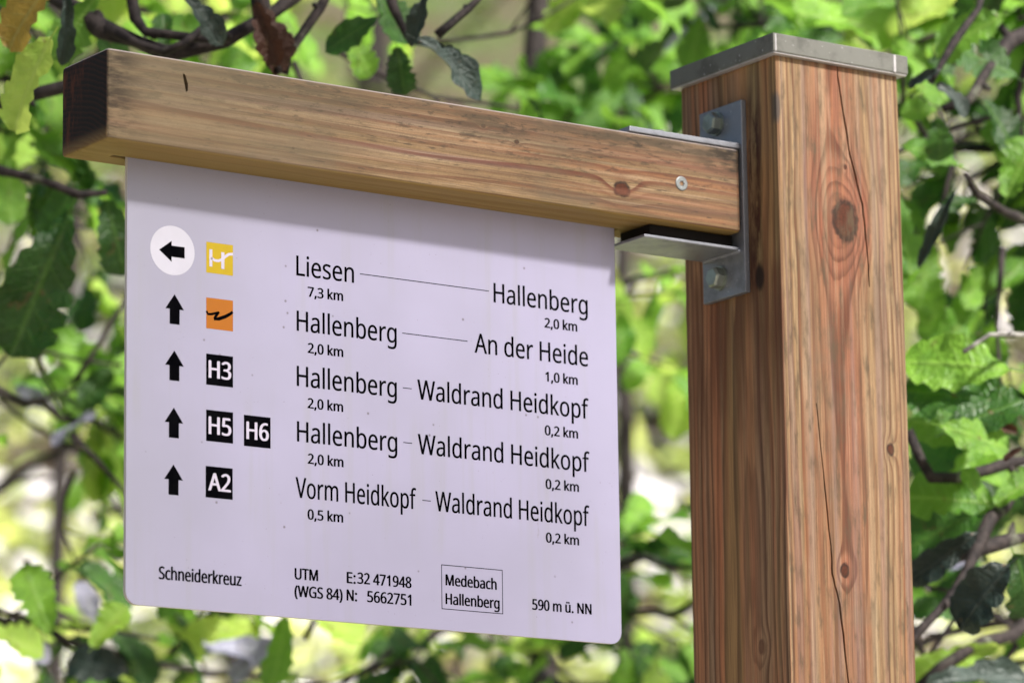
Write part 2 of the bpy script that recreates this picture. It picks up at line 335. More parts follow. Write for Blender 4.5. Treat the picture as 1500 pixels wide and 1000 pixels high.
# arm
bm = bmesh.new(); box(bm, (XL, YF, BB), (XR - .0008, YB, BT), .0042, 3)
arm = link('arm', bm, M_BEAM, sp)
bm = bmesh.new(); box(bm, (-.62, .0915, BB - .01), (-.108, .0985, BB + .03)); cut(arm, bm)        # slot that holds the panel
bm = bmesh.new(); prism(bm, [(-.5812, ZT - .0900), (-.5788, ZT - .0905), (-.5760, ZT - .0980), (-.5762, ZT - .1040), (-.5780, ZT - .1050), (-.5796, ZT - .0975)], YF - .001, YF + .008); cut(arm, bm)
# countersunk star screw in the arm
bm = bmesh.new(); q = Matrix.Translation((-.0726, YF, ZT - .1178)) @ Matrix.Rotation(math.pi / 2, 4, 'X')
N = 30; ring0 = [bm.verts.new(q @ Vector((.0064 * math.cos(2 * math.pi * i / N), .0064 * math.sin(2 * math.pi * i / N), -.0015))) for i in range(N)]
ring1 = [bm.verts.new(q @ Vector((.0064 * math.cos(2 * math.pi * i / N), .0064 * math.sin(2 * math.pi * i / N), .0007))) for i in range(N)]
ring2 = [bm.verts.new(q @ Vector((.0057 * math.cos(2 * math.pi * i / N), .0057 * math.sin(2 * math.pi * i / N), .0011))) for i in range(N)]
sr = lambda i: .0024 + .0006 * math.cos(6 * 2 * math.pi * i / N)
ring3 = [bm.verts.new(q @ Vector((sr(i) * math.cos(2 * math.pi * i / N), sr(i) * math.sin(2 * math.pi * i / N), .0010))) for i in range(N)]
ring4 = [bm.verts.new(q @ Vector((sr(i) * .9 * math.cos(2 * math.pi * i / N), sr(i) * .9 * math.sin(2 * math.pi * i / N), -.0013))) for i in range(N)]
for A, B in ((ring0, ring1), (ring1, ring2), (ring2, ring3), (ring3, ring4)):
    for i in range(N): bm.faces.new((A[i], A[(i + 1) % N], B[(i + 1) % N], B[i]))
bm.faces.new(ring4); link('screw', bm, metal('screw_steel', (.34, .36, .36), .4, .4, .8), arm)

# bracket: plate on the post, two flat tongues that hold the arm
bm = bmesh.new(); box(bm, (-.0059, .0434, ZT - .2083), (-.0002, .1055, ZT - .0325), .0009, 2)
box(bm, (-.128, .0458, BT + .0004), (-.0061, .1055, BT + .0052), .0008, 2)
box(bm, (-.1108, .0500, ZT - .1695), (-.0061, .1055, ZT - .1668), .0007, 2)
# weld beads
for z0, s in ((BT + .0052, 1), (ZT - .1703, -1)):
    for k in range(16):
        bmesh.ops.create_icosphere(bm, subdivisions=1, radius=random.uniform(.0022, .003), matrix=Matrix.Translation((-.0068, .05 + k * .0034, z0)))
br = link('bracket', bm, M_ZINC, sp)
for y, z, t, h in ((.0794, -.0473, .3, .0085), (.0797, -.1893, .05, .0085)):
    bm = bmesh.new(); hexbolt(bm, Vector((-.0059, y, ZT + z)), Vector((-1, 0, 0)), .0098, h + .002, t, 1.12); link('bolt', bm, M_BOLT, br)
bm = bmesh.new(); hexbolt(bm, Vector((-.085, .062, BT + .0052)), Vector((0, 0, 1)), .0065, .0045, 0, 1.2); link('bolt', bm, M_BOLT, br)

bm = bmesh.new(); box(bm, (-.098, .060, ZT - .1666), (-.0063, .104, BB - .0003), .0006, 1); link('gap_shade', bm, flat('gap_shade_black', (.012, .010, .009), .8, .1), br)  # black block added for the shaded gap between arm and lower tongue
# panel
SL, YS, PB = -.6061, .0939, ZT - .5236
PW, PH = .4933, .3692
def X(mm): return SL + mm / 1000
def Zp(mm): return BB + mm / 1000
pts = [(SL, BB + .02), (SL, PB + .011)]
def arc(cx, cz, a0, a1): return [(cx + .011 * math.cos(math.radians(a0 + (a1 - a0) * k / 8)), cz + .011 * math.sin(math.radians(a0 + (a1 - a0) * k / 8))) for k in range(9)]
pts = [(SL, BB + .024)] + arc(SL + .011, PB + .011, 180, 270) + arc(SL + PW - .011, PB + .011, 270, 360) + [(SL + PW, BB + .024)]
bm = bmesh.new(); prism(bm, pts, YS - .0015, YS + .0022)
for f in bm.faces: f.material_index = 0 if abs(f.normal.y) > .5 else 1
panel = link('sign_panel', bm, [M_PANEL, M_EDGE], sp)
FY = YS - .0015

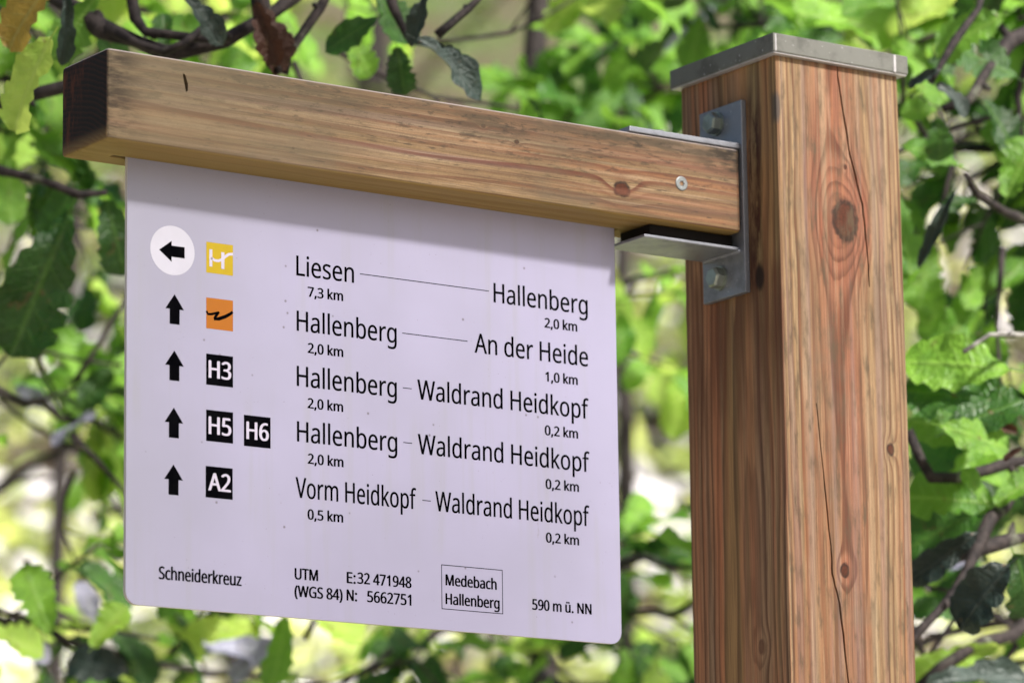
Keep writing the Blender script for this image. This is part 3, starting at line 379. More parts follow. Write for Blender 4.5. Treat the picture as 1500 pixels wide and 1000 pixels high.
GLYPH = json.loads('''{" ":[208,[]],"(":[240,[[32,220,32,177,32,264,45,348,36,306,53,390,83,468,66,430,101,505,150,573,123,540,172,573,217,573,194,573,179,522,132,407,151,467,113,346,103,221,103,284,103,179,116,98,108,138,125,57,154,-20,137,18,171,-57,216,-127,191,-93,194,-127,150,-127,172,-127,123,-95,83,-24,101,-61,66,13,45,94,53,53,36,135]]],")":[240,[[209,220,209,264,209,177,196,94,204,135,188,53,158,-24,175,13,140,-61,91,-127,118,-95,69,-127,25,-127,47,-127,49,-93,87,-20,70,-57,103,18,124,98,116,57,133,138,137,221,137,179,137,263,124,346,133,304,116,387,87,465,103,427,70,504,24,573,49,539,46,573,91,573,68,573,118,540,158,468,140,505,175,430,196,348,188,390,204,306]]],",":[215,[[154,84,152,87,149,65,136,23,143,45,128,1,111,-42,120,-20,102,-64,85,-103,94,-84,68,-103,33,-103,50,-103,38,-83,49,-38,43,-61,54,-15,63,31,58,8,67,54,73,93,70,74,98,93,148,93,123,93,150,90]]],"-":[258,[[32,184,97,184,32,204,32,246,32,225,97,246,226,246,161,246,226,225,226,184,226,204,161,184]]],".":[215,[[58,43,58,24,58,63,72,85,63,77,82,93,107,97,93,97,121,97,142,85,132,93,152,77,157,43,157,63,157,24,142,2,152,10,132,-7,107,-11,121,-11,93,-11,72,2,82,-7,63,10]]],"0":[458,[[419,287,419,349,419,241,409,163,416,199,402,126,376,70,391,96,360,45,316,12,341,25,292,-1,229,-8,263,-8,186,-8,122,27,150,4,94,51,60,129,73,85,46,173,39,287,39,226,39,349,58,446,46,402,71,490,119,547,91,523,146,570,229,581,183,581,271,581,335,547,307,570,364,523,399,446,385,490,412,402],[110,287,110,339,110,235,121,156,114,191,129,122,159,78,142,96,177,61,229,52,200,52,257,52,298,78,281,61,315,95,336,156,328,121,344,191,348,287,348,235,348,339,336,417,344,383,328,452,298,495,315,478,281,513,229,521,257,521,200,521,159,495,177,513,142,478,121,417,129,452,114,383]]],"1":[458,[[285,0,285,191,262,0,216,0,239,0,216,133,216,400,216,267,216,416,216,439,216,429,216,450,217,470,217,460,218,479,219,499,218,489,210,490,196,477,203,483,189,471,169,455,180,464,149,438,108,405,129,422,96,421,71,452,84,437,123,492,226,573,175,532,246,573,285,573,265,573,285,382]]],"2":[458,[[417,0,417,21,291,0,38,0,165,0,38,20,38,59,38,39,88,109,188,210,138,160,217,239,261,287,242,265,281,310,306,353,296,332,316,375,322,424,322,399,322,456,294,496,312,480,275,512,221,520,250,520,193,520,147,506,168,516,126,496,83,466,105,483,70,482,45,513,57,497,60,526,94,548,76,538,112,558,153,572,132,566,174,578,221,581,196,581,256,581,313,562,287,574,338,550,372,510,358,532,387,487,394,428,394,460,394,398,375,344,388,370,363,318,324,267,346,292,302,241,247,185,276,214,207,146,128,67,167,107,128,66,128,64,128,65,224,64,417,64,321,64,417,43]]],"3":[458,[[395,439,395,480,395,413,381,372,391,391,371,353,340,326,358,338,322,315,277,302,301,306,277,300,277,298,277,299,323,293,379,255,357,279,402,231,413,163,413,201,413,130,390,74,405,100,374,48,318,14,350,28,286,-1,193,-8,244,-8,163,-8,110,-1,136,-6,84,3,36,23,60,11,36,45,36,89,36,67,60,77,114,61,86,68,142,55,194,51,168,51,245,51,305,81,282,61,328,101,339,164,339,129,339,188,320,223,333,208,308,237,265,255,289,248,241,262,179,265,213,265,160,265,123,265,142,265,123,285,123,326,123,306,142,326,180,326,161,326,211,326,259,339,238,330,280,348,307,377,296,361,318,394,323,434,323,412,323,462,295,498,314,483,276,514,219,521,251,521,199,521,164,515,180,519,147,511,117,498,132,506,103,491,75,473,89,483,63,489,39,521,51,505,60,537,115,563,85,551,145,575,218,581,180,581,278,581,352,540,323,567,381,514]]],"4":[458,[[443,130,443,151,415,130,359,130,387,130,359,87,359,0,359,43,337,0,291,0,314,0,291,43,291,130,291,87,200,130,17,130,108,130,17,150,17,190,17,170,107,319,286,576,196,447,311,576,359,576,335,576,359,448,359,193,359,321,387,193,443,193,415,193,443,172],[291,374,291,314,291,388,291,412,291,400,292,423,293,444,292,434,293,454,294,474,294,464,294,483,295,500,295,492,294,500,292,500,293,500,288,490,276,468,282,479,269,456,257,438,263,446,200,356,86,193,143,275,154,193,291,193,223,193,291,253]]],"5":[458,[[221,351,202,351,260,351,322,331,294,345,351,318,389,274,374,299,405,249,413,183,413,219,413,143,387,81,404,109,370,52,314,15,346,30,282,0,199,-8,244,-8,169,-8,116,0,142,-5,90,5,51,23,68,13,51,45,51,90,51,68,70,78,121,62,93,69,148,55,200,52,175,52,228,52,274,65,253,57,295,74,323,106,311,88,335,125,341,176,341,148,341,213,306,262,329,242,283,282,197,292,247,292,182,292,146,288,165,291,127,285,99,280,111,283,88,287,64,302,76,295,71,392,86,573,79,482,182,573,373,573,277,573,373,551,373,508,373,530,297,508,146,508,222,508,141,453,132,342,137,398,141,344,169,348,154,346,185,350]]],"6":[458,[[44,245,44,202,44,278,51,342,46,310,55,374,75,433,63,405,86,462,121,510,101,487,141,532,196,562,166,549,226,574,306,581,263,581,318,581,344,579,330,580,357,578,377,573,368,576,377,553,377,513,377,533,367,516,344,520,356,519,332,522,308,523,320,523,271,523,216,504,240,517,191,492,158,454,172,475,143,433,127,380,133,408,120,352,115,291,116,323,116,291,119,291,118,291,128,304,150,326,138,315,162,336,194,350,177,344,212,356,255,358,232,358,288,358,342,338,317,352,367,324,400,279,386,305,414,253,421,184,421,221,421,145,399,82,414,111,384,53,336,15,363,31,309,0,239,-8,276,-8,212,-8,163,7,186,-3,139,17,101,54,119,33,83,75,59,133,69,101,49,165],[238,51,218,51,272,51,320,84,299,62,341,105,351,184,351,139,351,221,324,271,342,250,305,292,241,303,277,303,215,303,175,287,194,298,156,277,131,248,142,264,121,232,115,198,115,215,115,180,123,146,118,163,128,129,146,99,136,113,157,84,185,64,170,73,200,56]]],"7":[458,[[109,0,135,0,187,169,344,508,266,339,241,508,35,508,138,508,35,530,35,573,35,551,163,573,419,573,291,573,419,554,419,518,419,536,342,345,187,0,264,173,161,0]]],"8":[458,[[229,581,196,581,262,581,318,565,292,575,343,555,378,519,363,539,393,499,400,443,400,473,400,420,385,383,395,400,375,366,346,338,362,351,329,325,291,303,311,313,315,292,355,265,336,279,374,251,401,216,390,234,413,197,419,148,419,175,419,116,395,65,411,89,380,42,330,11,358,24,302,-2,231,-8,269,-8,190,-8,126,10,155,-2,98,23,61,63,76,40,47,86,39,146,39,113,39,172,56,214,45,195,67,233,99,264,81,250,118,278,158,299,137,289,139,310,107,336,122,322,92,349,71,383,80,365,62,400,58,444,58,421,58,474,80,518,65,498,95,538,141,565,115,554,167,575],[108,145,108,165,108,117,138,76,118,94,158,57,229,48,188,48,268,48,319,76,298,57,339,94,350,148,350,118,350,166,335,197,345,183,325,211,293,235,311,224,275,246,229,265,254,256,225,267,217,270,221,269,193,260,157,237,173,249,141,226,121,197,129,212,112,182],[228,524,259,524,198,524,155,502,174,517,136,488,127,441,127,468,127,421,141,391,131,405,150,378,179,357,163,367,195,348,232,330,213,339,250,338,282,357,267,347,297,366,317,392,308,378,326,405,330,441,330,422,330,468,302,502,321,488,284,517]]],"9":[458,[[417,328,417,371,417,295,410,231,415,263,406,198,387,139,398,168,375,111,340,63,360,85,320,41,265,11,295,23,234,-2,154,-8,197,-8,143,-8,117,-6,131,-7,103,-5,82,0,91,-3,82,20,82,60,82,40,91,57,115,53,103,54,128,51,152,50,141,50,190,50,245,68,221,56,269,80,303,118,289,97,318,139,334,192,328,164,341,220,346,281,345,250,344,281,341,281,342,281,333,268,310,247,323,257,298,237,266,223,283,229,248,217,204,214,228,214,172,214,118,235,143,221,93,248,61,294,74,268,47,319,40,387,40,350,40,427,63,491,48,462,78,520,127,557,99,542,154,573,223,581,186,581,250,581,299,565,276,575,323,555,361,518,343,539,379,497,402,439,392,471,412,408],[223,521,243,521,190,521,142,488,163,510,120,466,110,388,110,433,110,351,137,301,119,322,155,280,220,269,182,269,245,269,286,285,268,275,305,296,330,325,320,309,340,341,346,374,346,357,346,392,338,426,343,409,333,444,315,474,325,460,305,488,277,508,292,500,261,517]]],":":[215,[[58,43,58,24,58,63,72,85,63,77,82,93,107,97,93,97,121,97,142,85,132,93,152,77,157,43,157,63,157,24,142,2,152,10,132,-7,107,-11,121,-11,93,-11,72,2,82,-7,63,10],[58,387,58,367,58,407,72,429,63,421,82,437,107,441,93,441,121,441,142,429,132,437,152,421,157,387,157,407,157,367,142,345,152,353,132,336,107,332,121,332,93,332,72,345,82,336,63,353]]],"A":[512,[[437,0,462,0,414,59,368,177,391,118,292,177,141,177,217,177,118,118,73,0,96,59,49,0,0,0,24,0,75,192,224,575,149,383,245,575,289,575,267,575,363,383,512,0,437,192,487,0],[282,415,304,357,281,419,274,438,278,427,271,449,263,473,267,461,260,485,255,500,257,494,252,490,247,468,250,479,244,457,238,438,241,447,235,429,230,415,232,421,209,357,165,241,187,299,226,241,346,241,286,241,325,299]]],"E":[446,[[398,0,398,21,291,0,78,0,184,0,78,191,78,573,78,382,184,573,398,573,291,573,398,551,398,509,398,530,315,509,150,509,233,509,150,450,150,330,150,390,228,330,383,330,306,330,383,310,383,268,383,289,306,268,150,268,228,268,150,200,150,63,150,132,233,63,398,63,315,63,398,42]]],"G":[584,[[326,302,326,281,392,302,524,302,458,302,524,209,524,22,524,115,493,11,431,-1,462,4,399,-6,323,-8,363,-8,264,-8,173,28,214,4,133,51,81,130,102,85,59,174,49,286,49,226,49,346,84,442,61,398,108,486,186,544,142,520,230,568,346,581,283,581,378,581,437,572,408,578,465,566,516,547,492,558,507,526,489,484,498,505,469,493,421,508,446,501,395,514,342,517,369,517,296,517,225,489,257,508,192,470,150,409,167,444,133,375,124,286,124,334,124,241,146,166,132,201,161,131,216,84,184,103,247,64,340,55,289,55,365,55,404,59,387,56,422,61,452,68,438,64,452,125,452,238,452,182,410,238,326,238,368,238,326,260]]],"H":[594,[[516,0,516,191,492,0,443,0,468,0,443,89,443,267,443,178,346,267,150,267,248,267,150,178,150,0,150,89,126,0,78,0,102,0,78,191,78,573,78,382,102,573,150,573,126,573,150,492,150,330,150,411,248,330,443,330,346,330,443,411,443,573,443,492,468,573,516,573,492,573,516,382]]],"L":[420,[[78,0,185,0,78,191,78,573,78,382,102,573,150,573,126,573,150,403,150,64,150,234,233,64,400,64,317,64,400,43,400,0,400,21,293,0]]],"M":[727,[[330,0,350,0,268,167,142,502,205,335,141,502,139,502,140,502,140,491,142,461,141,478,142,445,144,407,143,426,144,387,144,347,144,368,144,231,144,0,144,116,122,0,78,0,100,0,78,191,78,573,78,382,113,573,184,573,149,573,243,416,361,103,302,260,362,103,364,103,363,103,424,260,544,573,484,416,579,573,650,573,614,573,650,382,650,0,650,191,626,0,578,0,602,0,578,117,578,352,578,235,578,371,579,408,578,389,580,426,581,460,580,444,582,476,584,501,583,490,583,501,581,501,582,501,517,334,390,0,453,167,370,0]]],"N":[609,[[532,0,532,191,504,0,447,0,476,0,345,159,141,476,243,317,140,476,138,476,139,476,139,463,141,432,140,449,142,415,143,378,142,397,144,359,144,320,144,340,144,213,144,0,144,107,122,0,78,0,100,0,78,191,78,573,78,382,106,573,161,573,133,573,263,415,467,99,365,257,468,99,470,99,469,99,469,107,468,137,469,120,467,154,466,193,466,173,465,214,464,249,464,232,464,357,464,573,464,465,487,573,532,573,509,573,532,382]]],"S":[440,[[403,153,403,183,403,119,378,66,394,90,361,42,307,11,337,24,276,-2,198,-8,240,-8,177,-8,137,-5,156,-7,117,-3,83,4,99,0,67,8,41,19,53,13,41,42,41,88,41,65,60,80,113,65,84,72,141,58,201,55,171,55,230,55,273,66,253,58,292,73,316,98,306,84,326,112,330,147,330,128,330,165,318,194,326,181,310,207,277,230,297,219,258,241,196,265,230,252,171,274,131,294,150,283,113,304,85,330,97,316,73,343,57,375,63,358,51,392,48,435,48,412,48,465,71,513,56,491,87,534,136,563,108,551,163,575,231,581,195,581,262,581,318,572,291,578,344,566,389,549,368,558,381,528,366,487,374,507,347,495,302,508,325,503,279,514,229,517,254,517,205,517,169,507,185,514,153,500,133,478,141,490,125,465,121,434,121,450,121,415,133,386,125,399,141,373,172,351,154,361,191,341,246,318,215,330,280,306,332,279,308,293,355,265,385,228,372,248,397,208]]],"T":[446,[[259,0,259,170,235,0,187,0,211,0,187,170,187,509,187,339,127,509,8,509,68,509,8,530,8,573,8,551,151,573,437,573,294,573,437,551,437,509,437,530,378,509,259,509,318,509,259,339]]],"U":[586,[[513,202,513,326,513,163,489,95,505,127,473,63,416,20,449,38,383,1,290,-8,341,-8,219,-8,128,50,165,11,91,89,72,204,72,140,72,327,72,573,72,450,96,573,144,573,120,573,144,449,144,201,144,325,144,155,182,93,157,119,206,67,294,55,244,55,329,55,379,73,357,61,401,86,427,126,416,103,437,148,442,202,442,173,442,326,442,573,442,449,466,573,513,573,489,573,513,449]]],"V":[481,[[481,573,456,573,413,382,277,0,345,191,253,0,204,0,229,0,136,191,0,573,68,382,25,573,75,573,50,573,118,450,204,205,161,328,210,190,220,160,215,175,224,146,231,119,228,132,235,106,241,80,238,93,243,93,250,119,246,106,253,133,262,161,257,147,266,176,277,207,271,191,319,329,405,573,362,451,430,573]]],"W":[746,[[735,573,710,573,685,382,583,0,634,191,559,0,510,0,534,0,473,125,399,375,436,250,395,387,389,410,392,398,386,422,380,443,383,433,377,454,373,471,375,463,371,479,370,488,370,485,369,485,367,471,368,479,366,463,361,443,364,454,358,433,352,409,355,421,350,397,342,373,346,385,306,249,234,0,270,124,210,0,161,0,186,0,111,191,10,573,60,382,35,573,85,573,60,573,115,456,174,223,144,339,177,211,183,186,180,198,186,174,190,151,188,163,193,140,196,118,195,129,198,107,201,87,200,97,203,97,206,119,205,108,208,131,213,154,211,142,216,166,222,191,219,179,225,203,232,227,229,215,265,342,333,573,299,457,358,573,407,573,383,573,442,457,512,225,477,341,516,212,523,187,520,200,526,175,532,151,529,163,534,139,538,117,537,128,540,106,544,87,542,96,545,100,550,129,547,114,553,143,560,175,556,159,563,191,572,224,567,207,601,340,660,573,631,456,685,573]]],"a":[450,[[231,437,203,437,283,437,347,403,322,426,372,380,385,293,385,343,385,195,385,0,385,98,368,0,334,0,351,0,329,20,320,61,325,41,319,61,317,61,318,61,304,45,279,22,292,32,266,12,234,-1,251,4,217,-6,172,-8,196,-8,147,-8,103,6,124,-3,82,15,55,48,66,29,43,67,37,119,37,91,37,162,87,219,54,195,121,242,243,257,173,254,267,257,316,259,292,258,316,268,316,285,316,276,316,321,293,359,308,345,277,373,227,380,255,380,204,380,163,370,183,377,142,363,106,347,123,356,99,365,84,400,91,383,103,410,151,426,125,419,176,433],[252,208,273,209,198,206,141,182,161,197,120,167,110,119,110,146,110,95,132,66,117,77,147,55,188,49,165,49,225,49,279,79,255,59,303,99,315,172,315,130,315,184,315,210,315,197,294,209]]],"b":[493,[[139,461,139,511,139,443,138,410,138,426,137,394,135,373,136,382,136,373,139,373,137,373,151,391,189,419,168,406,211,431,272,437,238,437,325,437,401,381,368,418,433,344,449,215,449,289,449,166,427,91,442,125,412,58,365,17,392,33,338,0,272,-8,307,-8,238,-8,189,10,211,-2,168,23,139,55,151,37,137,55,133,55,135,55,128,36,119,0,123,18,102,0,68,0,85,0,68,203,68,609,68,406,92,609,139,609,115,609,139,560],[260,379,299,379,229,379,188,361,205,373,170,350,150,308,157,332,142,285,139,217,139,254,139,216,139,214,139,215,139,161,165,93,147,121,182,65,261,51,214,51,300,51,348,93,329,65,367,121,376,216,376,162,376,270,348,338,367,310,329,365]]],"c":[385,[[241,-8,265,-8,203,-8,139,15,169,0,109,31,69,87,86,55,53,120,44,213,44,162,44,265,71,342,53,308,88,375,142,415,112,399,173,430,245,438,207,438,267,438,309,431,288,436,329,426,358,415,346,421,351,395,337,356,344,376,324,361,292,370,309,365,275,374,244,376,259,376,215,376,172,358,191,370,154,345,131,303,140,327,122,279,117,213,117,249,117,179,131,126,122,150,140,102,172,71,153,84,190,59,240,53,213,53,263,53,302,60,284,55,320,65,351,78,336,71,351,57,351,15,351,36,337,8,304,-2,321,2,286,-6]]],"d":[493,[[221,-8,243,-8,167,-8,92,48,124,11,60,85,44,214,44,140,44,288,93,381,60,344,125,419,221,438,168,438,244,438,280,429,263,435,296,424,323,407,311,416,335,397,354,374,346,386,356,374,359,374,358,374,359,381,356,405,358,392,355,419,354,438,354,430,354,495,354,609,354,552,378,609,425,609,401,609,425,406,425,0,425,203,406,0,368,0,387,0,365,19,358,58,361,38,357,58,354,58,356,58,346,45,323,24,335,34,311,15,279,1,296,7,263,-5],[232,51,193,51,277,51,328,88,309,63,346,113,355,200,355,150,355,205,355,213,355,209,355,267,329,336,346,308,311,365,231,379,279,379,193,379,146,334,165,364,127,304,117,213,117,263,117,161,146,93,127,121,165,65]]],"e":[452,[[234,438,196,438,271,438,329,414,303,430,356,398,390,346,376,375,404,317,411,244,411,283,411,230,411,201,411,215,313,201,117,201,215,201,118,153,154,90,131,116,178,65,254,52,211,52,281,52,327,60,306,55,348,65,392,82,370,72,392,61,392,20,392,41,370,10,327,-1,349,3,306,-6,251,-8,280,-8,210,-8,143,17,174,0,112,33,70,91,88,58,53,124,44,212,44,164,44,259,68,333,52,299,84,366,134,411,106,392,163,429],[233,380,257,380,200,380,154,348,173,369,134,326,119,257,122,296,192,257,338,257,265,257,338,282,326,322,334,303,319,340,292,364,308,354,277,375]]],"f":[276,[[266,375,266,393,230,375,158,375,194,375,158,250,158,0,158,125,134,0,87,0,111,0,87,125,87,375,87,250,62,375,12,375,37,375,12,386,12,408,12,397,37,416,87,432,62,424,87,441,87,457,87,449,87,494,104,547,93,524,115,570,152,597,131,587,172,608,227,613,198,613,244,613,274,609,260,612,288,606,310,599,300,603,304,581,292,544,298,562,283,546,262,552,273,549,251,554,228,556,240,556,204,556,175,532,187,548,164,516,158,458,158,492,158,449,158,430,158,439,194,430,266,430,230,430,266,412]]],"g":[493,[[221,438,165,438,249,438,297,422,274,433,320,411,355,373,339,395,357,373,359,373,358,373,362,392,369,430,366,411,388,430,425,430,406,430,425,284,425,-7,425,138,425,-48,404,-109,418,-82,390,-137,341,-172,369,-158,312,-186,233,-192,276,-192,202,-192,147,-186,173,-190,121,-181,78,-165,98,-174,78,-144,78,-100,78,-122,98,-111,149,-125,122,-119,176,-131,237,-134,206,-134,273,-134,324,-101,302,-123,345,-80,355,-13,355,-50,355,-7,355,4,355,-2,355,10,356,32,356,20,357,44,358,57,357,52,357,57,354,57,356,57,339,35,299,8,321,19,277,-3,221,-8,251,-8,166,-8,91,51,122,11,60,90,44,214,44,144,44,283,91,377,60,337,122,418],[230,379,259,379,206,379,169,359,186,372,152,346,130,303,139,328,121,279,117,213,117,249,117,160,146,92,127,120,166,64,232,50,194,50,254,50,288,58,272,53,303,64,326,85,316,73,337,97,349,131,344,112,354,149,356,197,356,172,356,203,356,214,356,209,356,253,343,309,352,285,334,333,302,362,320,350,283,373]]],"h":[495,[[139,431,139,490,139,420,138,399,138,410,137,389,135,370,136,379,136,370,140,370,138,370,149,385,174,407,160,398,188,417,221,429,203,424,238,435,273,437,255,437,308,437,360,421,337,432,384,410,413,370,401,393,425,347,431,280,431,317,431,187,431,0,431,93,407,0,361,0,384,0,361,92,361,275,361,183,361,310,338,353,353,336,322,370,265,379,298,379,233,379,189,360,207,372,171,348,150,308,158,331,143,284,139,222,139,256,139,148,139,0,139,74,115,0,68,0,92,0,68,203,68,609,68,406,92,609,139,609,115,609,139,550]]],"i":[207,[[139,430,115,430,139,287,139,0,139,143,115,0,68,0,92,0,68,143,68,430,68,287,92,430],[104,591,92,591,115,591,133,580,124,587,141,573,145,546,145,562,145,531,133,512,141,520,124,505,104,501,115,501,92,501,75,512,83,505,67,520,63,546,63,531,63,562,75,580,67,573,83,587]]],"k":[428,[[138,291,138,397,138,283,137,257,138,271,136,244,135,221,135,231,136,221,138,221,137,221,141,226,152,240,146,232,159,248,172,264,165,256,179,273,189,285,184,279,235,333,326,430,281,381,354,430,409,430,381,430,351,369,235,246,293,307,297,164,421,0,359,82,393,0,336,0,364,0,286,67,187,200,237,134,171,186,138,158,154,172,138,105,138,0,138,53,115,0,68,0,91,0,68,203,68,609,68,406,91,609,138,609,115,609,138,503]]],"l":[207,[[139,0,139,203,115,0,68,0,92,0,68,203,68,609,68,406,92,609,139,609,115,609,139,406]]],"m":[750,[[540,438,512,438,588,438,649,401,625,425,673,376,685,280,685,335,685,187,685,0,685,93,662,0,615,0,638,0,615,92,615,277,615,184,615,310,594,353,608,336,580,370,528,379,558,379,486,379,438,342,456,366,420,318,411,237,411,283,411,158,411,0,411,79,388,0,342,0,365,0,342,92,342,277,342,184,342,299,332,333,338,318,326,348,303,367,316,360,290,375,253,379,274,379,225,379,185,360,202,372,169,348,150,308,157,331,142,285,139,223,139,257,139,149,139,0,139,74,115,0,68,0,92,0,68,143,68,430,68,287,87,430,125,430,106,430,129,410,136,371,132,391,137,371,140,371,138,371,149,386,173,409,160,399,186,418,217,431,200,426,233,435,266,438,249,438,299,438,349,420,327,432,371,408,398,366,388,390,399,366,402,366,400,366,416,390,461,420,436,408,486,432]]],"n":[495,[[275,438,257,438,326,438,391,401,365,425,418,376,431,280,431,335,431,187,431,0,431,93,407,0,361,0,384,0,361,92,361,275,361,183,361,310,338,353,353,336,322,370,265,379,298,379,217,379,166,338,184,365,148,312,139,223,139,273,139,149,139,0,139,74,115,0,68,0,92,0,68,143,68,430,68,287,87,430,125,430,106,430,129,410,136,371,132,391,137,371,140,371,138,371,149,386,175,409,161,399,189,418,222,431,205,426,239,435]]],"o":[485,[[442,216,442,263,442,180,428,121,437,148,418,93,388,51,405,70,370,31,324,7,349,17,300,-3,241,-8,272,-8,213,-8,163,7,187,-3,139,17,100,51,118,31,83,70,59,121,69,93,49,148,44,216,44,180,44,263,68,336,52,304,84,369,137,412,107,394,167,429,244,438,203,438,283,438,347,412,317,429,377,394,417,336,400,369,433,304],[117,216,117,267,117,182,130,128,121,153,139,103,172,71,153,84,190,57,243,51,214,51,272,51,314,71,296,57,333,84,356,128,347,103,364,153,369,216,369,182,369,250,355,303,364,279,346,327,314,359,332,346,296,372,242,379,272,379,198,379,147,335,167,364,127,306]]],"p":[493,[[273,438,250,438,326,438,401,383,368,419,433,346,449,216,449,290,449,167,427,93,442,126,412,59,365,17,392,34,339,0,272,-8,308,-8,250,-8,213,1,230,-5,196,7,170,24,182,14,158,33,139,55,147,43,137,55,134,55,136,55,135,45,137,20,136,34,138,6,139,-16,139,-6,139,-75,139,-192,139,-134,115,-192,68,-192,92,-192,68,15,68,430,68,222,87,430,126,430,107,430,129,410,136,371,132,391,137,371,139,371,138,371,147,384,170,405,158,395,182,415,213,429,196,423,230,435],[260,379,299,379,231,379,190,362,208,373,172,351,152,313,160,335,144,291,139,229,139,263,139,225,139,216,139,220,139,180,150,126,142,150,157,101,188,70,170,83,206,57,261,51,230,51,288,51,326,72,309,58,343,87,364,131,355,106,372,156,376,217,376,184,376,266,348,334,367,305,329,364]]],"r":[331,[[269,438,249,438,277,438,295,437,285,437,304,436,319,433,312,435,316,411,310,368,313,390,303,370,287,372,296,371,279,373,264,374,271,374,247,374,217,363,231,370,202,356,176,334,188,347,165,321,149,289,155,306,142,271,139,229,139,251,139,153,139,0,139,76,115,0,68,0,92,0,68,143,68,430,68,287,87,430,126,430,107,430,129,404,134,351,131,377,135,351,137,351,136,351,146,367,170,395,157,382,183,408,214,426,198,418,231,434]]],"s":[384,[[348,119,348,142,348,91,327,49,341,68,313,30,268,6,294,16,242,-3,176,-8,212,-8,146,-8,99,-1,121,-6,77,4,42,19,58,11,42,41,42,83,42,62,59,75,104,60,80,67,128,53,178,49,153,49,214,49,256,66,240,55,272,78,280,112,280,93,280,123,271,141,277,133,265,150,239,167,255,158,224,175,174,196,202,185,146,206,103,228,122,217,83,238,57,266,68,251,46,281,41,324,41,300,41,360,85,408,56,388,115,428,202,438,154,438,228,438,275,430,253,435,298,425,339,409,319,418,331,390,315,353,323,372,297,360,258,372,278,367,238,377,197,380,218,380,168,380,131,366,146,375,116,357,108,328,108,344,108,316,119,298,112,306,126,290,154,274,137,282,170,266,219,246,191,256,246,236,289,215,269,226,308,204,333,176,323,191,343,161]]],"u":[495,[[427,430,404,430,427,287,427,0,427,143,408,0,370,0,389,0,366,19,359,57,363,38,358,57,356,57,357,57,347,42,321,20,335,30,306,10,273,-1,291,3,256,-6,220,-8,238,-8,186,-8,134,8,157,-3,110,19,81,59,93,36,69,82,63,148,63,112,63,242,63,430,63,336,87,430,135,430,111,430,135,338,135,153,135,245,135,119,158,76,142,93,173,59,230,51,198,51,262,51,306,69,287,57,324,81,345,121,337,98,353,145,357,206,357,173,357,281,357,430,357,355,380,430]]],"z":[377,[[346,0,346,18,241,0,31,0,136,0,31,16,31,47,31,31,108,156,262,375,185,266,190,375,45,375,117,375,45,393,45,430,45,412,143,430,340,430,242,430,340,412,340,377,340,395,264,269,112,55,188,162,190,55,346,55,268,55,346,36]]],"ü":[495,[[427,430,404,430,427,287,427,0,427,143,408,0,370,0,389,0,366,19,359,57,363,38,358,57,356,57,357,57,347,42,321,20,335,30,306,10,273,-1,291,3,256,-6,220,-8,238,-8,186,-8,134,8,157,-3,110,19,81,59,93,36,69,82,63,148,63,112,63,242,63,430,63,336,87,430,135,430,111,430,135,338,135,153,135,245,135,119,158,76,142,93,173,59,230,51,198,51,262,51,306,69,287,57,324,81,345,121,337,98,353,145,357,206,357,173,357,281,357,430,357,355,380,430],[136,546,136,533,136,560,147,576,139,570,154,582,173,585,163,585,183,585,200,576,192,582,207,570,211,546,211,560,211,533,200,516,207,523,192,509,173,506,183,506,163,506,147,516,154,509,139,523],[286,546,286,533,286,560,297,576,290,570,304,582,323,585,313,585,333,585,350,576,342,582,357,570,361,546,361,560,361,533,350,516,357,523,342,509,323,506,333,506,313,506,297,516,304,509,290,523]]],"–":[401,[[32,184,144,184,32,204,32,246,32,225,144,246,369,246,257,246,369,225,369,184,369,204,257,184]]]}''')
def lettering(s, x0, x1, base, cap, mat=M_INK, wt=0., y=FY, name='lettering'):
    """x0..x1: left and right extent in mm on the panel, base: baseline, cap: capital height"""
    cu = bpy.data.curves.new(name, 'CURVE'); cu.dimensions = '2D'; cu.fill_mode = 'BOTH'; cu.resolution_u = 4
    pen = 0; spl = []
    for ch in s:
        adv, g = GLYPH[ch]
        for sp_ in g: spl.append([(sp_[i] + pen, sp_[i + 1], sp_[i + 2] + pen, sp_[i + 3], sp_[i + 4] + pen, sp_[i + 5]) for i in range(0, len(sp_), 6)])
        pen += adv
    lo = min(q[0] for p in spl for q in p); hi = max(q[0] for p in spl for q in p)
    sx = (x1 - x0) / (hi - lo) / 1000; sz = cap / 573 / 1000
    for p in spl:
        sn = cu.splines.new('BEZIER'); sn.bezier_points.add(len(p) - 1); sn.use_cyclic_u = True
        for bp, q in zip(sn.bezier_points, p):
            bp.handle_left_type = bp.handle_right_type = 'FREE'
            bp.co = (q[0] * sx, q[1] * sz, 0); bp.handle_left = (q[2] * sx, q[3] * sz, 0); bp.handle_right = (q[4] * sx, q[5] * sz, 0)
    cu.extrude = .00006
    tmp = bpy.data.objects.new('tmp', cu); C.objects.link(tmp)
    dg = bpy.context.evaluated_depsgraph_get(); dg.update()
    me = bpy.data.meshes.new_from_object(tmp.evaluated_get(dg)); bpy.data.objects.remove(tmp); bpy.data.curves.remove(cu)
    me.materials.clear(); me.materials.append(mat); me.name = name
    if wt > 0:
        bm = bmesh.new(); bm.from_mesh(me); src = bm.verts[:] + bm.edges[:] + bm.faces[:]
        for k, (dx, dz) in enumerate(((wt, 0), (-wt, 0), (0, wt * .6))):
            gg = bmesh.ops.duplicate(bm, geom=src)['geom']
            bmesh.ops.translate(bm, verts=[e for e in gg if isinstance(e, bmesh.types.BMVert)], vec=(dx / 1000, dz / 1000, (k + 1) * .00001))
        bm.to_mesh(me); bm.free()
    o = bpy.data.objects.new(name, me); C.objects.link(o); o.parent = panel
    o.rotation_euler = (math.pi / 2, 0, 0); o.location = (SL + x0 / 1000 - lo * sx, y - .00012, BB + base / 1000)
    return o
def shape(name, pts, mat, layer=1):
    bm = bmesh.new(); prism(bm, [(X(a), Zp(b)) for a, b in pts], FY - .00012 * layer, FY + .0005 - .00002 * layer); return link(name, bm, mat, panel)
